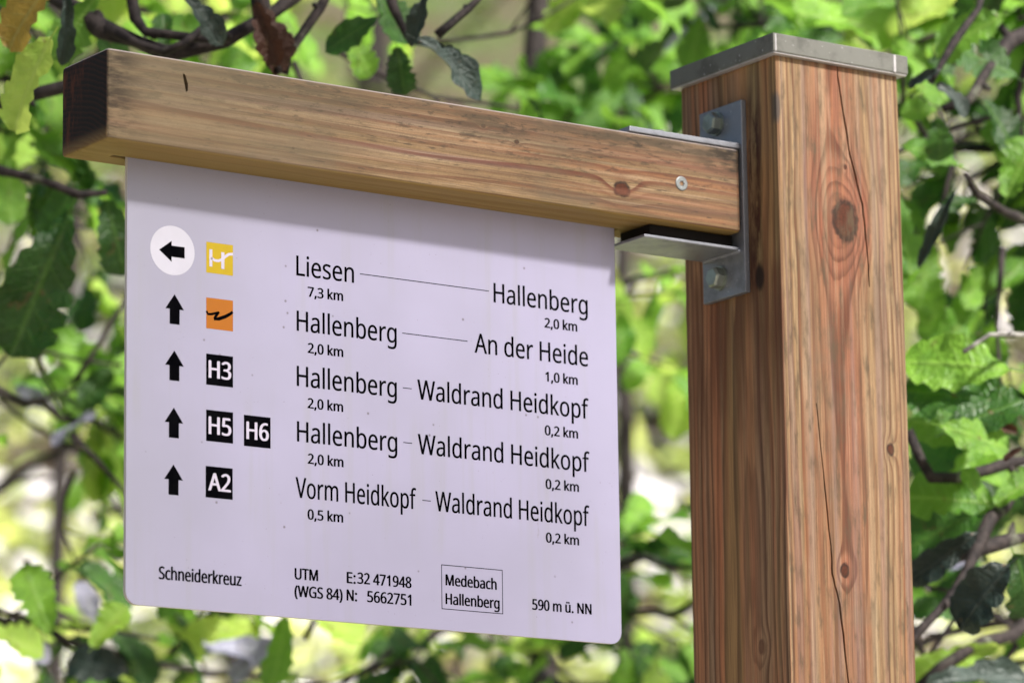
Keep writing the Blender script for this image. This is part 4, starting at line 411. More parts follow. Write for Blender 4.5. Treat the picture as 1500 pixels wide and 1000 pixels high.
big, wb, ws = 17., .22, .40
def dash(x0, x1, z, t=.65): shape('dash', [(x0, z), (x1, z), (x1, z + t), (x0, z + t)], M_INK)
T = lettering
T('Liesen', 163, 220, -80.3, big, wt=wb); dash(226.2, 358.3, -72); T('Hallenberg', 363.4, 462.8, -81, big, wt=wb)
T('7,3 km', 174.3, 208.8, -97.3, 8.4, wt=ws); T('2,0 km', 416.8, 451.0, -97.4, 8.4, wt=ws)
T('Hallenberg', 163.2, 262.6, -127.6, big, wt=wb); dash(268.5, 335.4, -118.6); T('An der Heide', 342.8, 462.3, -127.4, big, wt=wb)
T('2,0 km', 174.1, 208.6, -145.4, 8.4, wt=ws); T('1,0 km', 416.8, 450.6, -145.0, 8.4, wt=ws)
for z, zk in ((-174.6, -192.4), (-221.6, -239.4)):
    T('Hallenberg', 163.1, 262.3, z, big, wt=wb); dash(268.7, 277.6, z + 8.7); T('Waldrand Heidkopf', 283.6, 462.0, z + .6, big, wt=wb)
    T('2,0 km', 173.7, 208.2, zk, 8.4, wt=ws); T('0,2 km', 415.4, 450.0, zk, 8.4, wt=ws)
T('Vorm Heidkopf', 161.6, 281.0, -268.9, big, wt=wb); dash(287.5, 296.0, -260.8); T('Waldrand Heidkopf', 300.8, 460.8, -268.6, big, wt=wb)
T('0,5 km', 173.3, 207.6, -286.3, 8.4, wt=ws); T('0,2 km', 414.9, 449.2, -286.2, 8.4, wt=ws)
T('Schneiderkreuz', 31.1, 108.6, -347.0, 10.2, wt=ws); T('UTM', 160.5, 182.6, -337.4, 9.2, wt=ws); T('(WGS 84)', 160.3, 206.6, -351.8, 9.2, wt=ws)
T('E:', 211.5, 219.6, -336.8, 9.2, wt=ws); T('32 471948', 222.0, 275.3, -336.4, 9.2, wt=ws); T('N:', 211.3, 220.9, -351.5, 9.2, wt=ws); T('5662751', 231.6, 275.0, -351.2, 9.2, wt=ws)
T('Medebach', 310.5, 362.2, -331.3, 9.2, wt=ws); T('Hallenberg', 310.3, 365.0, -347.4, 9.2, wt=ws); T('590 m ü. NN', 399.5, 461.3, -345.6, 9.0, wt=ws)
bm = bmesh.new()
for a, b_, c2, d in ((306.0, 368.8, -314.4, -313.8), (306.0, 368.8, -351.8, -351.2), (306.0, 306.6, -351.2, -314.4), (368.2, 368.8, -351.2, -314.4)):
    box(bm, (X(a), FY - .00012, Zp(c2)), (X(b_), FY + .0004, Zp(d)))
link('border_line', bm, M_INK, panel)
shape('sticker', [(42.9 + 21.1 * math.cos(2 * math.pi * k / 48), -73.2 + 20.8 * math.sin(2 * math.pi * k / 48)) for k in range(48)], M_WHITE)
shape('arrow', [(30.2, -74.0), (42.0, -65.2), (42.0, -69.2), (54.4, -69.2), (54.4, -78.6), (42.0, -78.6), (42.0, -82.9)], M_INK, 2)
for zt, dx in ((-109.8, 0), (-157.0, -.1), (-204.6, -.5), (-251.8, -.7)):
    cx = 45 + dx; shape('arrow', [(cx, zt), (cx + 8.9, zt - 12.6), (cx + 4.8, zt - 12.6), (cx + 4.8, zt - 25.2), (cx - 4.6, zt - 25.2), (cx - 4.6, zt - 12.6), (cx - 8.7, zt - 12.6)], M_INK)
def tile(x, zt, mat): shape('route_tile', [(x, zt), (x + 25.7, zt), (x + 25.7, zt - 26), (x, zt - 26)], mat)
tile(75.2, -61.9, M_YEL); tile(75.2, -109, M_ORG)
for x, zt, s in ((75.2, -156.3, 'H3'), (75.2, -203.3, 'H5'), (111.4, -204.1, 'H6'), (74.8, -250.2, 'A2')):
    tile(x, zt, M_INK); T(s, x + 2.7, x + 23.4, zt - 20.0, 14.4, M_PRINTW, .50, FY - .00012, 'route_number')
def ribbon(name, line, w, mat, up=0.):
    L, R2 = [], []
    for i, (x, z) in enumerate(line):
        x0, z0 = line[max(0, i - 1)]; x1, z1 = line[min(len(line) - 1, i + 1)]; d = math.hypot(x1 - x0, z1 - z0)
        wi = w[i] if isinstance(w, list) else w
        nx, nz = -(z1 - z0) / d * wi / 2, (x1 - x0) / d * wi / 2; L.append((x + nx, z + nz)); R2.append((x - nx, z - nz))
    bm = bmesh.new()
    for i in range(len(line) - 1):
        q = [bm.verts.new((X(a), FY - .00024 - up, Zp(b_))) for a, b_ in (L[i], L[i + 1], R2[i + 1], R2[i])]; bm.faces.new(q)
    bmesh.ops.remove_doubles(bm, verts=bm.verts, dist=1e-6); bmesh.ops.recalc_face_normals(bm, faces=bm.faces)
    if sum(f.normal.y for f in bm.faces) > 0: bmesh.ops.reverse_faces(bm, faces=bm.faces)
    o = link(name, bm, mat, panel); return o
ox, oz = 75.2, -61.9
ribbon('route_symbol', [(ox + 4.3, oz - 6.0), (ox + 4.3, oz - 20.6)], 2.9, M_PRINTW)
ribbon('route_symbol', [(ox + 15.8, oz - 7.2), (ox + 15.8, oz - 21.4)], 3.1, M_PRINTW, .00004)
ribbon('route_symbol', [(ox + 5, oz - 13.2), (ox + 8, oz - 14.9), (ox + 11.4, oz - 15.0), (ox + 14.6, oz - 13.6), (ox + 18.4, oz - 10.4), (ox + 21.6, oz - 8.2), (ox + 25.6, oz - 7.6)], 2.3, M_PRINTW)
oz = -109
ribbon('route_symbol', [(ox + .2, oz - 11.5), (ox + 1.6, oz - 14), (ox + 5.2, oz - 13.6), (ox + 12.2, oz - 11.2)], [2.0, 2.0, 2.2, 1.6], M_INK)
ribbon('route_symbol', [(ox + 12.4, oz - 11.0), (ox + 9.6, oz - 14.2), (ox + 7.6, oz - 17.2)], [1.6, 2.6, 2.2], M_INK)
ribbon('route_symbol', [(ox + 7.2, oz - 17.6), (ox + 12, oz - 16.8), (ox + 18, oz - 14.4), (ox + 22.4, oz - 11.9), (ox + 25.4, oz - 9.6)], [2.0, 3.0, 3.0, 2.6, 2.4], M_INK)

# ------------------------------------------------------------------ the ground: a hillside rising behind the post
def gz(x, y):
    d = x * .558 + y * .805                    # distance up the slope
    s = max(0., d - 1.2)
    base = .40 * s * s / (s + 3.2) if d < 46 else .40 * 44.8 ** 2 / 48 + (d - 46) * .10
    return base + .25 * mn.noise(Vector((x * .22, y * .22, 0))) * min(1, s / 3) + .05 * mn.noise(Vector((x * 1.1, y * 1.1, 5))) * min(1, (abs(x) + abs(y)) / 2)
def litter_mat():
    b = NB('forest_floor'); o = b.obj(); n = b.noise(o, .9, 4, .6); n2 = b.noise(o, 14, 4, .7)
    c = b.mix(b.smooth(n2, .3, .7), (.02, .014, .009), (.14, .095, .06))
    c = b.mix(b.smooth(n, .45, .6), c, (.07, .11, .025)); c = b.mix(b.smooth(b.noise(o, 30, 3), .6, .7, 0., .6), c, (.45, .38, .36))
    b.bump(n2, .8, .03); return b.base(c, .85, 0., .3)
M_FLOOR = litter_mat()
bm = bmesh.new(); xs = [-160, -80, -50, -35] + [-30 + i * .75 for i in range(100)] + [50, 70, 100, 160]
g = [[bm.verts.new((x, y, gz(x, y))) for y in xs] for x in xs]
for i in range(len(xs) - 1):
    for j in range(len(xs) - 1): bm.faces.new((g[i][j], g[i + 1][j], g[i + 1][j + 1], g[i][j + 1]))
gr = link('ground', bm, M_FLOOR, None, True); gr['kind'] = 'structure'; gr['label'] = 'sloping forest floor of leaf litter and low plants'

# unseen pale gravel path, added in front of the sign to bounce light up
gb = NB('bounce_gravel'); go = gb.obj(); gn = gb.noise(go, 60, 4, .7)
M_GRAVEL = gb.base(gb.mix(gb.smooth(gn, .3, .7), (.30, .26, .22), (.58, .53, .46)), .9); gb.bump(gn, .6, .01)
bm = bmesh.new(); rows = []
for i in range(61):
    x = -24 + i * .8; c0 = -.72 * x - 3.3 + .35 * math.sin(x * .35)
    rows.append([bm.verts.new((x, c0 + k * .55 - 2.9, gz(x, c0 + k * .55 - 2.9) + .012)) for k in range(11)])
for A, B in zip(rows, rows[1:]):
    for k in range(10): bm.faces.new((A[k], B[k], B[k + 1], A[k + 1]))
pth = link('path', bm, M_GRAVEL, None, True); pth['kind'] = 'structure'; pth['label'] = 'unseen pale gravel path added in front of the signpost to bounce light'

# ------------------------------------------------------------------ oak leaves
def leaf_mesh(name, mat, seed, wid=.30, lobes=6, depth=.34, bend=.25, fold=.25, curl=0., nu=22, simple=False):
    rd = random.Random(seed); me = bpy.data.meshes.new(name); vs, uvs, fs = [], [], []
    ph = rd.uniform(-.15, .15); phR = ph + rd.uniform(-.25, .25); n = nu
    asym = rd.uniform(-.10, .10); wob = rd.uniform(0, 6); la = [rd.uniform(.45, 1.25) for _ in range(30)]; lb = [rd.uniform(.5, 1.3) for _ in range(30)]
    def half(t, p):
        env = (t ** .62) * ((1 - t) ** .42) * 1.75 * (.62 + .55 * t)
        l = abs(math.sin(math.pi * (t * lobes + p))); l = l ** .75
        am = (la if p == ph else lb)[int(t * lobes + p + 1)]
        return wid * env * (1 - depth * am * (1 - l)) * (1 + .025 * math.sin(t * 47 + p * 9)) + .006
    for i in range(n + 1):
        t = i / n; tt = .10 + .90 * t
        for side, p in ((-1, ph), (1, phR)):
            pass
        cols = (-1, -.5, 0, .5, 1)
        for c in cols:
            h = half(t, ph if c < 0 else phR)
            y = c * h
            lean = .10 * abs(c) * math.cos(2 * math.pi * (t * lobes + ph)) * (.5 if not simple else 0) * .35
            z = -bend * tt * tt + fold * abs(y) + .06 * math.sin(t * 8 + wob + c * 1.7) * abs(c) + .02 * math.sin(t * 21 + wob * 2 + c * 3) * abs(c) - curl * y * y * 6
            x = tt + lean + asym * 0
            vs.append((x, y + asym * tt * (1 - tt), z)); uvs.append(((c * min(1, h / wid) + 1) / 2, t))
    k = 5
    for i in range(n):
        for j in range(k - 1): a = i * k + j; fs.append((a, a + 1, a + k + 1, a + k))
    # leaf stalk
    b0 = len(vs); 
    for (x, r) in ((0, .008), (.12, .007)):
        for q in range(3): an = q * 2.094; vs.append((x, r * math.cos(an), r * math.sin(an) - bend * x * x)); uvs.append((.5, 0))
    for q in range(3): fs.append((b0 + q, b0 + (q + 1) % 3, b0 + 3 + (q + 1) % 3, b0 + 3 + q))
    me.from_pydata(vs, [], fs); uvl = me.uv_layers.new(name='UVMap')
    for p in me.polygons:
        p.use_smooth = True
        for li in p.loop_indices: uvl.data[li].uv = uvs[me.loops[li].vertex_index]
    me.materials.append(mat); me.update(); return me
ML_MID = leaf_mat('leaf_green', (.26, .50, .05), (.045, .15, .014), (.30, .46, .10), .42, .42)
ML_DARK = leaf_mat('leaf_dark_green', (.050, .15, .016), (.012, .045, .007), (.12, .24, .04), .40, .28)
ML_LIGHT = leaf_mat('leaf_pale_green', (.50, .66, .12), (.22, .44, .04), (.50, .62, .18), .45, .5)
ML_GREY = leaf_mat('leaf_sheen_grey', (.040, .066, .052), (.012, .024, .018), (.08, .10, .09), .48, .08, .5)  # dark curled leaves with the grey sky sheen put into the colour
ML_YEL = leaf_mat('leaf_yellow', (.42, .30, .05), (.30, .16, .03), (.34, .34, .14), .5, .4)
ML_BROWN = leaf_mat('leaf_brown', (.13, .045, .018), (.05, .018, .010), (.10, .05, .03), .6, .15)
LV = {}
for key, mt in (('mid', ML_MID), ('dark', ML_DARK), ('light', ML_LIGHT), ('yellow', ML_YEL)):
    LV[key] = [leaf_mesh('leaf', mt, 11 * i + 3, wid=.27 + .03 * (i % 3), lobes=5 + i % 3, depth=.26 + .05 * (i % 3), bend=.10 + .10 * (i % 4), fold=.12 + .12 * (i % 3)) for i in range(6)]
LV['grey'] = [leaf_mesh('leaf', ML_GREY, 5 + i, wid=.25, lobes=4, depth=.30, bend=.35, fold=.9, curl=.3) for i in range(3)]
LV['brown'] = [leaf_mesh('leaf', ML_BROWN, 50 + i, wid=.24, lobes=5, depth=.3, bend=.2, fold=1.1, curl=.2) for i in range(2)]
ML_SILV = leaf_mat('leaf_silver_underside', (.42, .40, .54), (.24, .24, .34), (.5, .5, .6), .28, .15, .8)
LV['silver'] = [leaf_mesh('leaf', ML_SILV, 80 + i, wid=.26, lobes=5, depth=.25, bend=.2, fold=.5, curl=.2) for i in range(3)]
LEAFN = [0]
def leaf(parent, pos, direc, nrm, size, kind, wf=1.):
    me = random.choice(LV[kind]); o = bpy.data.objects.new('leaf', me); C.objects.link(o); o.parent = parent
    x = direc.normalized(); z = (nrm - x * nrm.dot(x)).normalized(); y = z.cross(x)
    mt = Matrix((x * size, y * size * wf, z * size)).transposed().to_4x4(); mt.translation = pos
    o.matrix_local = parent.matrix_parent_inverse @ Matrix.Translation(-parent['org_']) @ mt if False else mt
    LEAFN[0] += 1; return o

BARK = bark_mat('oak_bark', (.010, .007, .007), (.040, .030, .028)); BARKL = bark_mat('lichen_bark', (.09, .085, .075), (.30, .29, .26), 60)
def tube(bm, pts, radii, n=6, knob=.0):
    rings = []
    for i, p in enumerate(pts):
        d = (pts[min(i + 1, len(pts) - 1)] - pts[max(i - 1, 0)]).normalized()
        a = d.orthogonal().normalized() if i == 0 else (prev - d * prev.dot(d)).normalized()
        prev = a; b_ = d.cross(a); r = radii[i] * (1 + random.uniform(-knob, knob))
        rings.append([bm.verts.new(p + (a * math.cos(2 * math.pi * k / n) + b_ * math.sin(2 * math.pi * k / n)) * r) for k in range(n)])
    for A, B in zip(rings, rings[1:]):
        for k in range(n): bm.faces.new((A[k], A[(k + 1) % n], B[(k + 1) % n], B[k]))
    bm.faces.new(rings[0][::-1]); bm.faces.new(rings[-1])
def wander(pts, step, amp):
    out = []
    for a, b_ in zip(pts, pts[1:]):
        n = max(1, int((b_ - a).length / step))
        for k in range(n):
            t = k / n; p = a.lerp(b_, t)
            if out: p = p + Vector((random.uniform(-1, 1), random.uniform(-1, 1), random.uniform(-1, 1))) * amp
            out.append(p)
    out.append(pts[-1]); return out
VIEW = -F_
def rv(s=1.): return Vector((random.gauss(0, s), random.gauss(0, s), random.gauss(0, s)))
def leaf_normal(): return (Vector((0, 0, 1)) * .8 + S_ * .7 + VIEW * random.uniform(0, .7) + rv(.38)).normalized()
def cluster(parent, pos, direc, n, size, kinds, spread=.9):
    for k in range(n):
        d = (direc.normalized() * .8 + rv(spread * .6) + Vector((0, 0, -.30))).normalized()
        leaf(parent, pos + rv(.012), d, leaf_normal(), size * random.uniform(.6, 1.12), random.choice(kinds))
def branch(tree, path, r0, r1, nclus, size, kinds, twig=.16, lc=(3, 5), amp=.010, start=.15, mat=BARK, step=.06):
    """one bough: a wandering wooden stem with side twigs; its leaves are its own parts"""
    pts = wander(path, step, amp); n = len(pts); bm = bmesh.new()
    rad = [r0 + (r1 - r0) * i / (n - 1) for i in range(n)]
    tube(bm, pts, rad, 7, .16); spots = []
    for k in range(nclus):
        t = start + (1 - start) * (k + random.random() * .8) / max(1, nclus); i = min(n - 2, int(t * (n - 1)))
        ax = (pts[i + 1] - pts[i]).normalized(); side = ax.cross(rv()).normalized()
        d = (ax * .55 + side * .8 + Vector((0, 0, .10))).normalized(); L = twig * random.uniform(.4, 1.2)
        q = wander([pts[i], pts[i] + d * L * .6 + rv(.012), pts[i] + d * L + rv(.02)], .035, .004)
        tube(bm, q, [max(.0013, rad[i] * .5) * (1 - .5 * j / len(q)) for j in range(len(q))], 5, .2); spots.append((q[-1], d))
        if random.random() < .5: spots.append((q[len(q) // 2], (d + rv(.4)).normalized()))
    spots.append((pts[-1], (pts[-1] - pts[-2]).normalized()))
    o = link('branch', bm, mat, tree, True)
    for p, d in spots: cluster(o, p, d, random.randint(*lc), size, kinds)
    return o
def trunk(tree, path, r0, r1, mat=None):
    mat = mat or BARK
    pts = wander(path, .18, .012); n = len(pts); bm = bmesh.new()
    tube(bm, pts, [r0 + (r1 - r0) * i / (n - 1) for i in range(n)], 12, .05); return link('trunk', bm, mat, tree, True)
def key(parent, base, tip, d, kind, nrm=None, wf=1., dd=0., rs=None):
    """a particular leaf of the photograph"""
    a = P(*base, d); b_ = P(*tip, d + dd)
    return leaf(parent, a, b_ - a, nrm or (VIEW * .8 + Vector((0, 0, .5)) + rv(.15)), (b_ - a).length, kind, wf)
def twig(parent_tree, pix, r0, r1, mat=BARK, knob=.25):
    pts = [P(*q) for q in pix]; pts = wander(pts, .03, .0016); bm = bmesh.new(); n = len(pts)
    tube(bm, pts, [r0 + (r1 - r0) * i / (n - 1) for i in range(n)], 7, knob)
    for i in range(2, n - 1, 3):              # buds and spurs
        d = rv().normalized(); r = r0 + (r1 - r0) * i / (n - 1); tube(bm, [pts[i], pts[i] + d * r * 1.7, pts[i] + d * r * random.uniform(2, 3.6)], [r * .8, r * .6, r * .25], 5)
    return link('branch', bm, mat, parent_tree, True)
def gp(p): return Vector((p.x, p.y, gz(p.x, p.y)))

random.seed(100)
# --- the oak whose boughs hang in from the left, just behind the arm
tA = empty('oak_tree', (0, 0, 0), 'young oak left of the panel with dark twigs and drooping leaves above the arm', 'tree', 'young oaks behind the sign')
baseA = P(-420, 900, 4.6); gA = gp(baseA)
topA = P(-330, -500, 4.7)
trunk(tA, [gA + Vector((0, 0, -.3)), P(-400, 500, 4.6), topA, topA + Vector((.1, .05, 1.6))], .055, .02)
b1 = twig(tA, [(-345, -180, 4.65), (-150, -120, 4.5), (60, -20, 4.35), (150, 40, 4.3), (245, 80, 4.3), (330, 62, 4.3), (400, 20, 4.32), (470, -40, 4.4)], .016, .006)
b2 = twig(tA, [(150, 38, 4.3), (200, 60, 4.28), (238, 78, 4.27), (270, 62, 4.26), (310, 30, 4.3)], .006, .0035)
b3 = twig(tA, [(185, -40, 4.3), (200, 30, 4.3), (215, 45, 4.29), (300, 58, 4.28), (330, 60, 4.28)], .006, .0040)
b4 = twig(tA, [(415, 108, 4.3), (420, 80, 4.3), (470, 10, 4.3), (510, -60, 4.35)], .0055, .0035)
b5 = twig(tA, [(375, -60, 4.28), (385, 20, 4.28), (400, 70, 4.28), (408, 106, 4.27)], .010, .004)
b6 = twig(tA, [(-360, 120, 4.62), (-60, 165, 4.5), (40, 142, 4.42), (100, 125, 4.4), (240, 108, 4.5)], .011, .004)
b7 = twig(tA, [(640, 52, 4.32), (655, 38, 4.32), (690, 10, 4.35), (730, -40, 4.4)], .005, .003)
b8 = twig(tA, [(560, -60, 4.35), (575, 10, 4.33), (600, 62, 4.32)], .006, .003)
key(b5, (385, 0), (412, 108), 4.26, 'brown', wf=1.2); key(b5, (372, -10), (405, 95), 4.24, 'brown', wf=.9)
key(b2, (262, -14), (332, 56), 4.22, 'grey', wf=.9); key(b8, (596, 50), (718, 118), 4.2, 'grey', wf=.85)
key(b8, (606, 66), (690, 82), 4.24, 'grey', wf=.6); key(b8, (632, -20), (592, 62), 4.22, 'grey', wf=.8)
key(b1, (110, -70), (-10, 50), 4.1, 'yellow', wf=.9); key(b1, (85, 40), (-6, 175), 4.1, 'light', wf=.9)
key(b1, (96, -30), (100, 92), 4.16, 'grey', wf=.55); key(b1, (150, -20), (80, 88), 4.3, 'mid'); key(b1, (135, 10), (178, 95), 4.35, 'dark')
key(b6, (110, 290), (12, 520), 4.45, 'dark', wf=.85); key(b6, (122, 260), (50, 340), 4.5, 'dark'); key(b6, (150, 280), (185, 400), 4.5, 'dark')
key(b6, (110, 300), (60, 420), 4.55, 'dark', wf=.9)
key(b8, (565, 20), (470, 60), 4.35, 'dark'); key(b8, (580, 60), (588, 138), 4.4, 'dark', wf=1.1); key(b8, (540, -20), (610, 60), 4.4, 'dark', wf=1.2)
key(b4, (500, 40), (545, 110), 4.5, 'mid'); key(b1, (245, 80), (235, 20), 4.45, 'dark'); key(b1, (330, 60), (240, 30), 4.5, 'mid')
twig(tA, [(-360, 200, 4.62), (-100, 230, 4.55), (60, 262, 4.5), (115, 285, 4.48), (155, 282, 4.5)], .010, .004)
for path, kinds, n in (
    ([P(-350, 0, 4.7), P(-80, 60, 4.9), P(150, 180, 5.1)], ['mid', 'mid', 'dark'], 5),
    ([P(-350, -100, 4.7), P(100, 0, 5.0), P(340, 20, 5.2)], ['mid', 'light', 'mid'], 6),
    ([P(-360, 400, 4.6), P(-60, 560, 5.1), P(210, 640, 5.5)], ['mid', 'mid', 'dark', 'mid'], 6),
    ([P(-360, 300, 4.6), P(-60, 300, 5.2), P(170, 330, 5.6)], ['mid', 'light', 'dark'], 6),
    ([P(-380, 700, 4.6), P(-100, 880, 5.0), P(200, 960, 5.3), P(420, 1010, 5.5)], ['mid', 'dark', 'light'], 9),
    ([P(-300, -200, 4.7), P(200, -160, 5.0), P(520, -50, 5.3)], ['mid', 'light', 'mid'], 7),
    ([topA, topA + Vector((-.5, .3, .5)), topA + Vector((-1.0, .5, .6))], ['mid'], 5), ([P(-340, -300, 4.7), P(-700, -400, 4.9), P(-1000, -380, 5)], ['mid', 'dark'], 5)):
    branch(tA, path, .010, .003, n + 2, .095, kinds)

for bs, tp, d, kd, wf in (((80, 940), (38, 828), 4.7, 'mid', 1.), ((130, 955), (178, 885), 4.75, 'light', 1.1), ((150, 930), (118, 850), 5.2, 'silver', .9), ((0, 935), (75, 958), 5.0, 'silver', 1.),
    ((200, 985), (100, 960), 5.0, 'grey', 1.4), ((250, 940), (420, 950), 5.2, 'silver', .6), ((420, 940), (330, 985), 5.2, 'silver', .8), ((90, 610), (25, 560), 5.4, 'silver', .8), ((150, 600), (70, 640), 5.2, 'silver', .5), ((60, 460), (150, 560), 5.6, 'mid', 1.)):
    key(b6, bs, tp, d, kd, wf=wf)

random.seed(101)
# --- the oak behind the post, boughs coming in from the right
tB = empty('oak_tree', (0, 0, 0), 'young oak right of the post with glossy lobed leaves on crooked dark twigs', 'tree', 'young oaks behind the sign')
gB = gp(P(1900, 900, 4.9))
trunk(tB, [gB + Vector((0, 0, -.3)), P(1880, 600, 4.9), P(1830, 0, 4.9), P(1780, -700, 4.9), P(1760, -1200, 4.9)], .06, .02)
c1 = twig(tB, [(1840, -60, 4.9), (1640, -20, 4.7), (1480, 60, 4.6), (1450, 100, 4.55), (1420, 145, 4.5), (1380, 160, 4.5)], .014, .005)
c2 = twig(tB, [(1620, -20, 4.7), (1440, -20, 4.5), (1432, 10, 4.45), (1400, 60, 4.42), (1372, 105, 4.4), (1362, 122, 4.4)], .006, .0035)
c3 = twig(tB, [(1600, 330, 4.8), (1500, 322, 4.6), (1460, 305, 4.5), (1428, 285, 4.45), (1415, 255, 4.4)], .008, .003)
c4 = twig(tB, [(1880, 560, 4.9), (1620, 640, 4.7), (1500, 700, 4.5), (1450, 760, 4.4), (1400, 870, 4.35), (1345, 925, 4.3), (1320, 960, 4.3)], .013, .005)
c5 = twig(tB, [(1870, 700, 4.9), (1600, 770, 4.7), (1480, 790, 4.5), (1400, 815, 4.45), (1345, 850, 4.42)], .011, .006)
c6 = twig(tB, [(1330, 630, 4.4), (1345, 670, 4.4), (1365, 700, 4.4), (1400, 702, 4.42), (1450, 685, 4.45), (1560, 660, 4.6)], .005, .006)
c7 = twig(tB, [(1870, 800, 4.9), (1560, 860, 4.8), (1480, 930, 4.7), (1420, 950, 4.6), (1340, 1010, 4.6)], .010, .006)
c8 = twig(tB, [(1870, 0, 4.9), (1560, 100, 4.75), (1500, 90, 4.7), (1490, 140, 4.7), (1500, 230, 4.7)], .009, .004)
c9 = twig(tB, [(1560, 480, 4.8), (1500, 488, 4.4), (1450, 492, 4.35), (1412, 515, 4.33)], .004, .0022, BARKL)
for bs, tp, d, kd, wf in (((1500, 545), (1335, 500), 4.40, 'mid', 1.25), ((1510, 600), (1330, 560), 4.42, 'dark', 1.2), ((1480, 640), (1335, 610), 4.46, 'mid', 1.1), ((1370, 640), (1500, 575), 4.38, 'dark', 1.3),
    ((1365, 620), (1480, 650), 4.36, 'mid', 1.2), ((1455, 735), (1320, 800), 4.5, 'dark', 1.2), ((1470, 740), (1330, 720), 4.42, 'mid', 1.2), ((1445, 770), (1330, 850), 4.35, 'grey', .8),
    ((1490, 815), (1395, 905), 4.3, 'grey', 1.5), ((1480, 800), (1520, 900), 4.3, 'dark', 1.4), ((1450, 745), (1415, 686), 4.38, 'mid', .9), ((1450, 745), (1520, 690), 4.4, 'mid', 1),
    ((1410, 262), (1340, 385), 4.4, 'grey', .35), ((1365, 120), (1425, 158), 4.38, 'grey', 1.), ((1385, 100), (1330, 120), 4.36, 'grey', .7), ((1480, 20), (1370, 60), 4.5, 'mid', 1.2),
    ((1500, 120), (1400, 60), 4.55, 'dark', 1.2), ((1430, 140), (1500, 210), 4.6, 'dark', 1.2), ((1380, 160), (1320, 160), 4.6, 'mid', 1.3), ((1370, 165), (1380, 235), 4.5, 'dark', 1.4),
    ((1420, 250), (1330, 200), 4.55, 'mid', 1.1), ((1470, 300), (1510, 200), 4.55, 'mid', 1.2), ((1440, 290), (1380, 300), 4.6, 'dark', 1.), ((1500, 640), (1420, 600), 4.5, 'brown', .7), ((1500, 655), (1470, 672), 4.3, 'brown', .8),
    ((1470, 975), (1365, 985), 4.7, 'silver', .7), ((1440, 795), (1385, 830), 5.0, 'silver', .8), ((1050, 5), (1000, 50), 5.6, 'silver', .9), ((1015, 30), (960, 72), 5.6, 'silver', .8), ((1130, 20), (1330, 25), 4.9, 'mid', 1.), ((1250, 60), (1130, 20), 5., 'dark', 1.2),
    ((1480, 940), (1330, 990), 4.6, 'light', .6), ((1340, 1010), (1500, 965), 4.5, 'grey', .7), ((1420, 900), (1340, 880), 4.6, 'dark', 1.)):
    key(c4 if bs[1] > 450 else c1, bs, tp, d, kd, wf=wf)
for path, kinds, n in (
    ([P(1820, -100, 4.9), P(1500, -40, 5.0), P(1250, 20, 5.1), P(1050, 40, 5.2)], ['mid', 'dark', 'mid', 'light'], 8),
    ([P(1820, -300, 4.9), P(1400, -160, 5.0), P(1100, -80, 5.2), P(850, -30, 5.4)], ['mid', 'light', 'mid'], 9),
    ([P(1850, 200, 4.9), P(1550, 200, 5.0), P(1350, 230, 5.2), P(1250, 260, 5.3)], ['mid', 'dark'], 7),
    ([P(1850, 100, 4.9), P(1550, 120, 5.0), P(1380, 60, 5.1)], ['dark', 'mid'], 5),
    ([P(1880, 650, 4.9), P(1560, 700, 5.0), P(1380, 660, 5.2)], ['mid', 'dark'], 5),
    ([P(1890, 850, 4.9), P(1560, 880, 5.0), P(1300, 960, 5.1)], ['mid', 'dark', 'dark'], 7),
    ([P(1800, -500, 4.9), P(2200, -500, 5), P(2500, -450, 5.1)], ['mid'], 5), ([P(1790, -700, 4.9), P(1500, -700, 5.2), P(1200, -620, 5.6)], ['mid', 'dark'], 6)):
    branch(tB, path, .010, .003, n + 2, .098, kinds)

def fine_twigs(tree, n, px, py, d, kinds):
    for k in range(n):
        a = P(random.uniform(*px), random.uniform(*py), random.uniform(*d)); an = random.uniform(0, 6.28); L = random.uniform(.12, .32)
        e = a + (R_ * math.cos(an) + U_ * math.sin(an) + F_ * random.uniform(-.4, .4)) * L
        branch(tree, [a, a.lerp(e, .5) + rv(.02), e], .0035, .0014, 2, .10, kinds, .08, (1, 3), .004, .3, step=.04)
fine_twigs(tB, 7, (1340, 1560), (-20, 380), (4.6, 5.1), ['mid', 'dark', 'mid']); fine_twigs(tB, 6, (1330, 1560), (620, 1000), (4.7, 5.2), ['mid', 'dark', 'light'])
fine_twigs(tA, 7, (-40, 170), (220, 980), (4.9, 5.6), ['mid', 'dark', 'mid', 'light']); fine_twigs(tA, 5, (60, 640), (-30, 120), (4.6, 5.2), ['mid', 'dark', 'light']); fine_twigs(tA, 5, (60, 700), (930, 1030), (5, 5.6), ['mid', 'dark', 'light'])

random.seed(102)
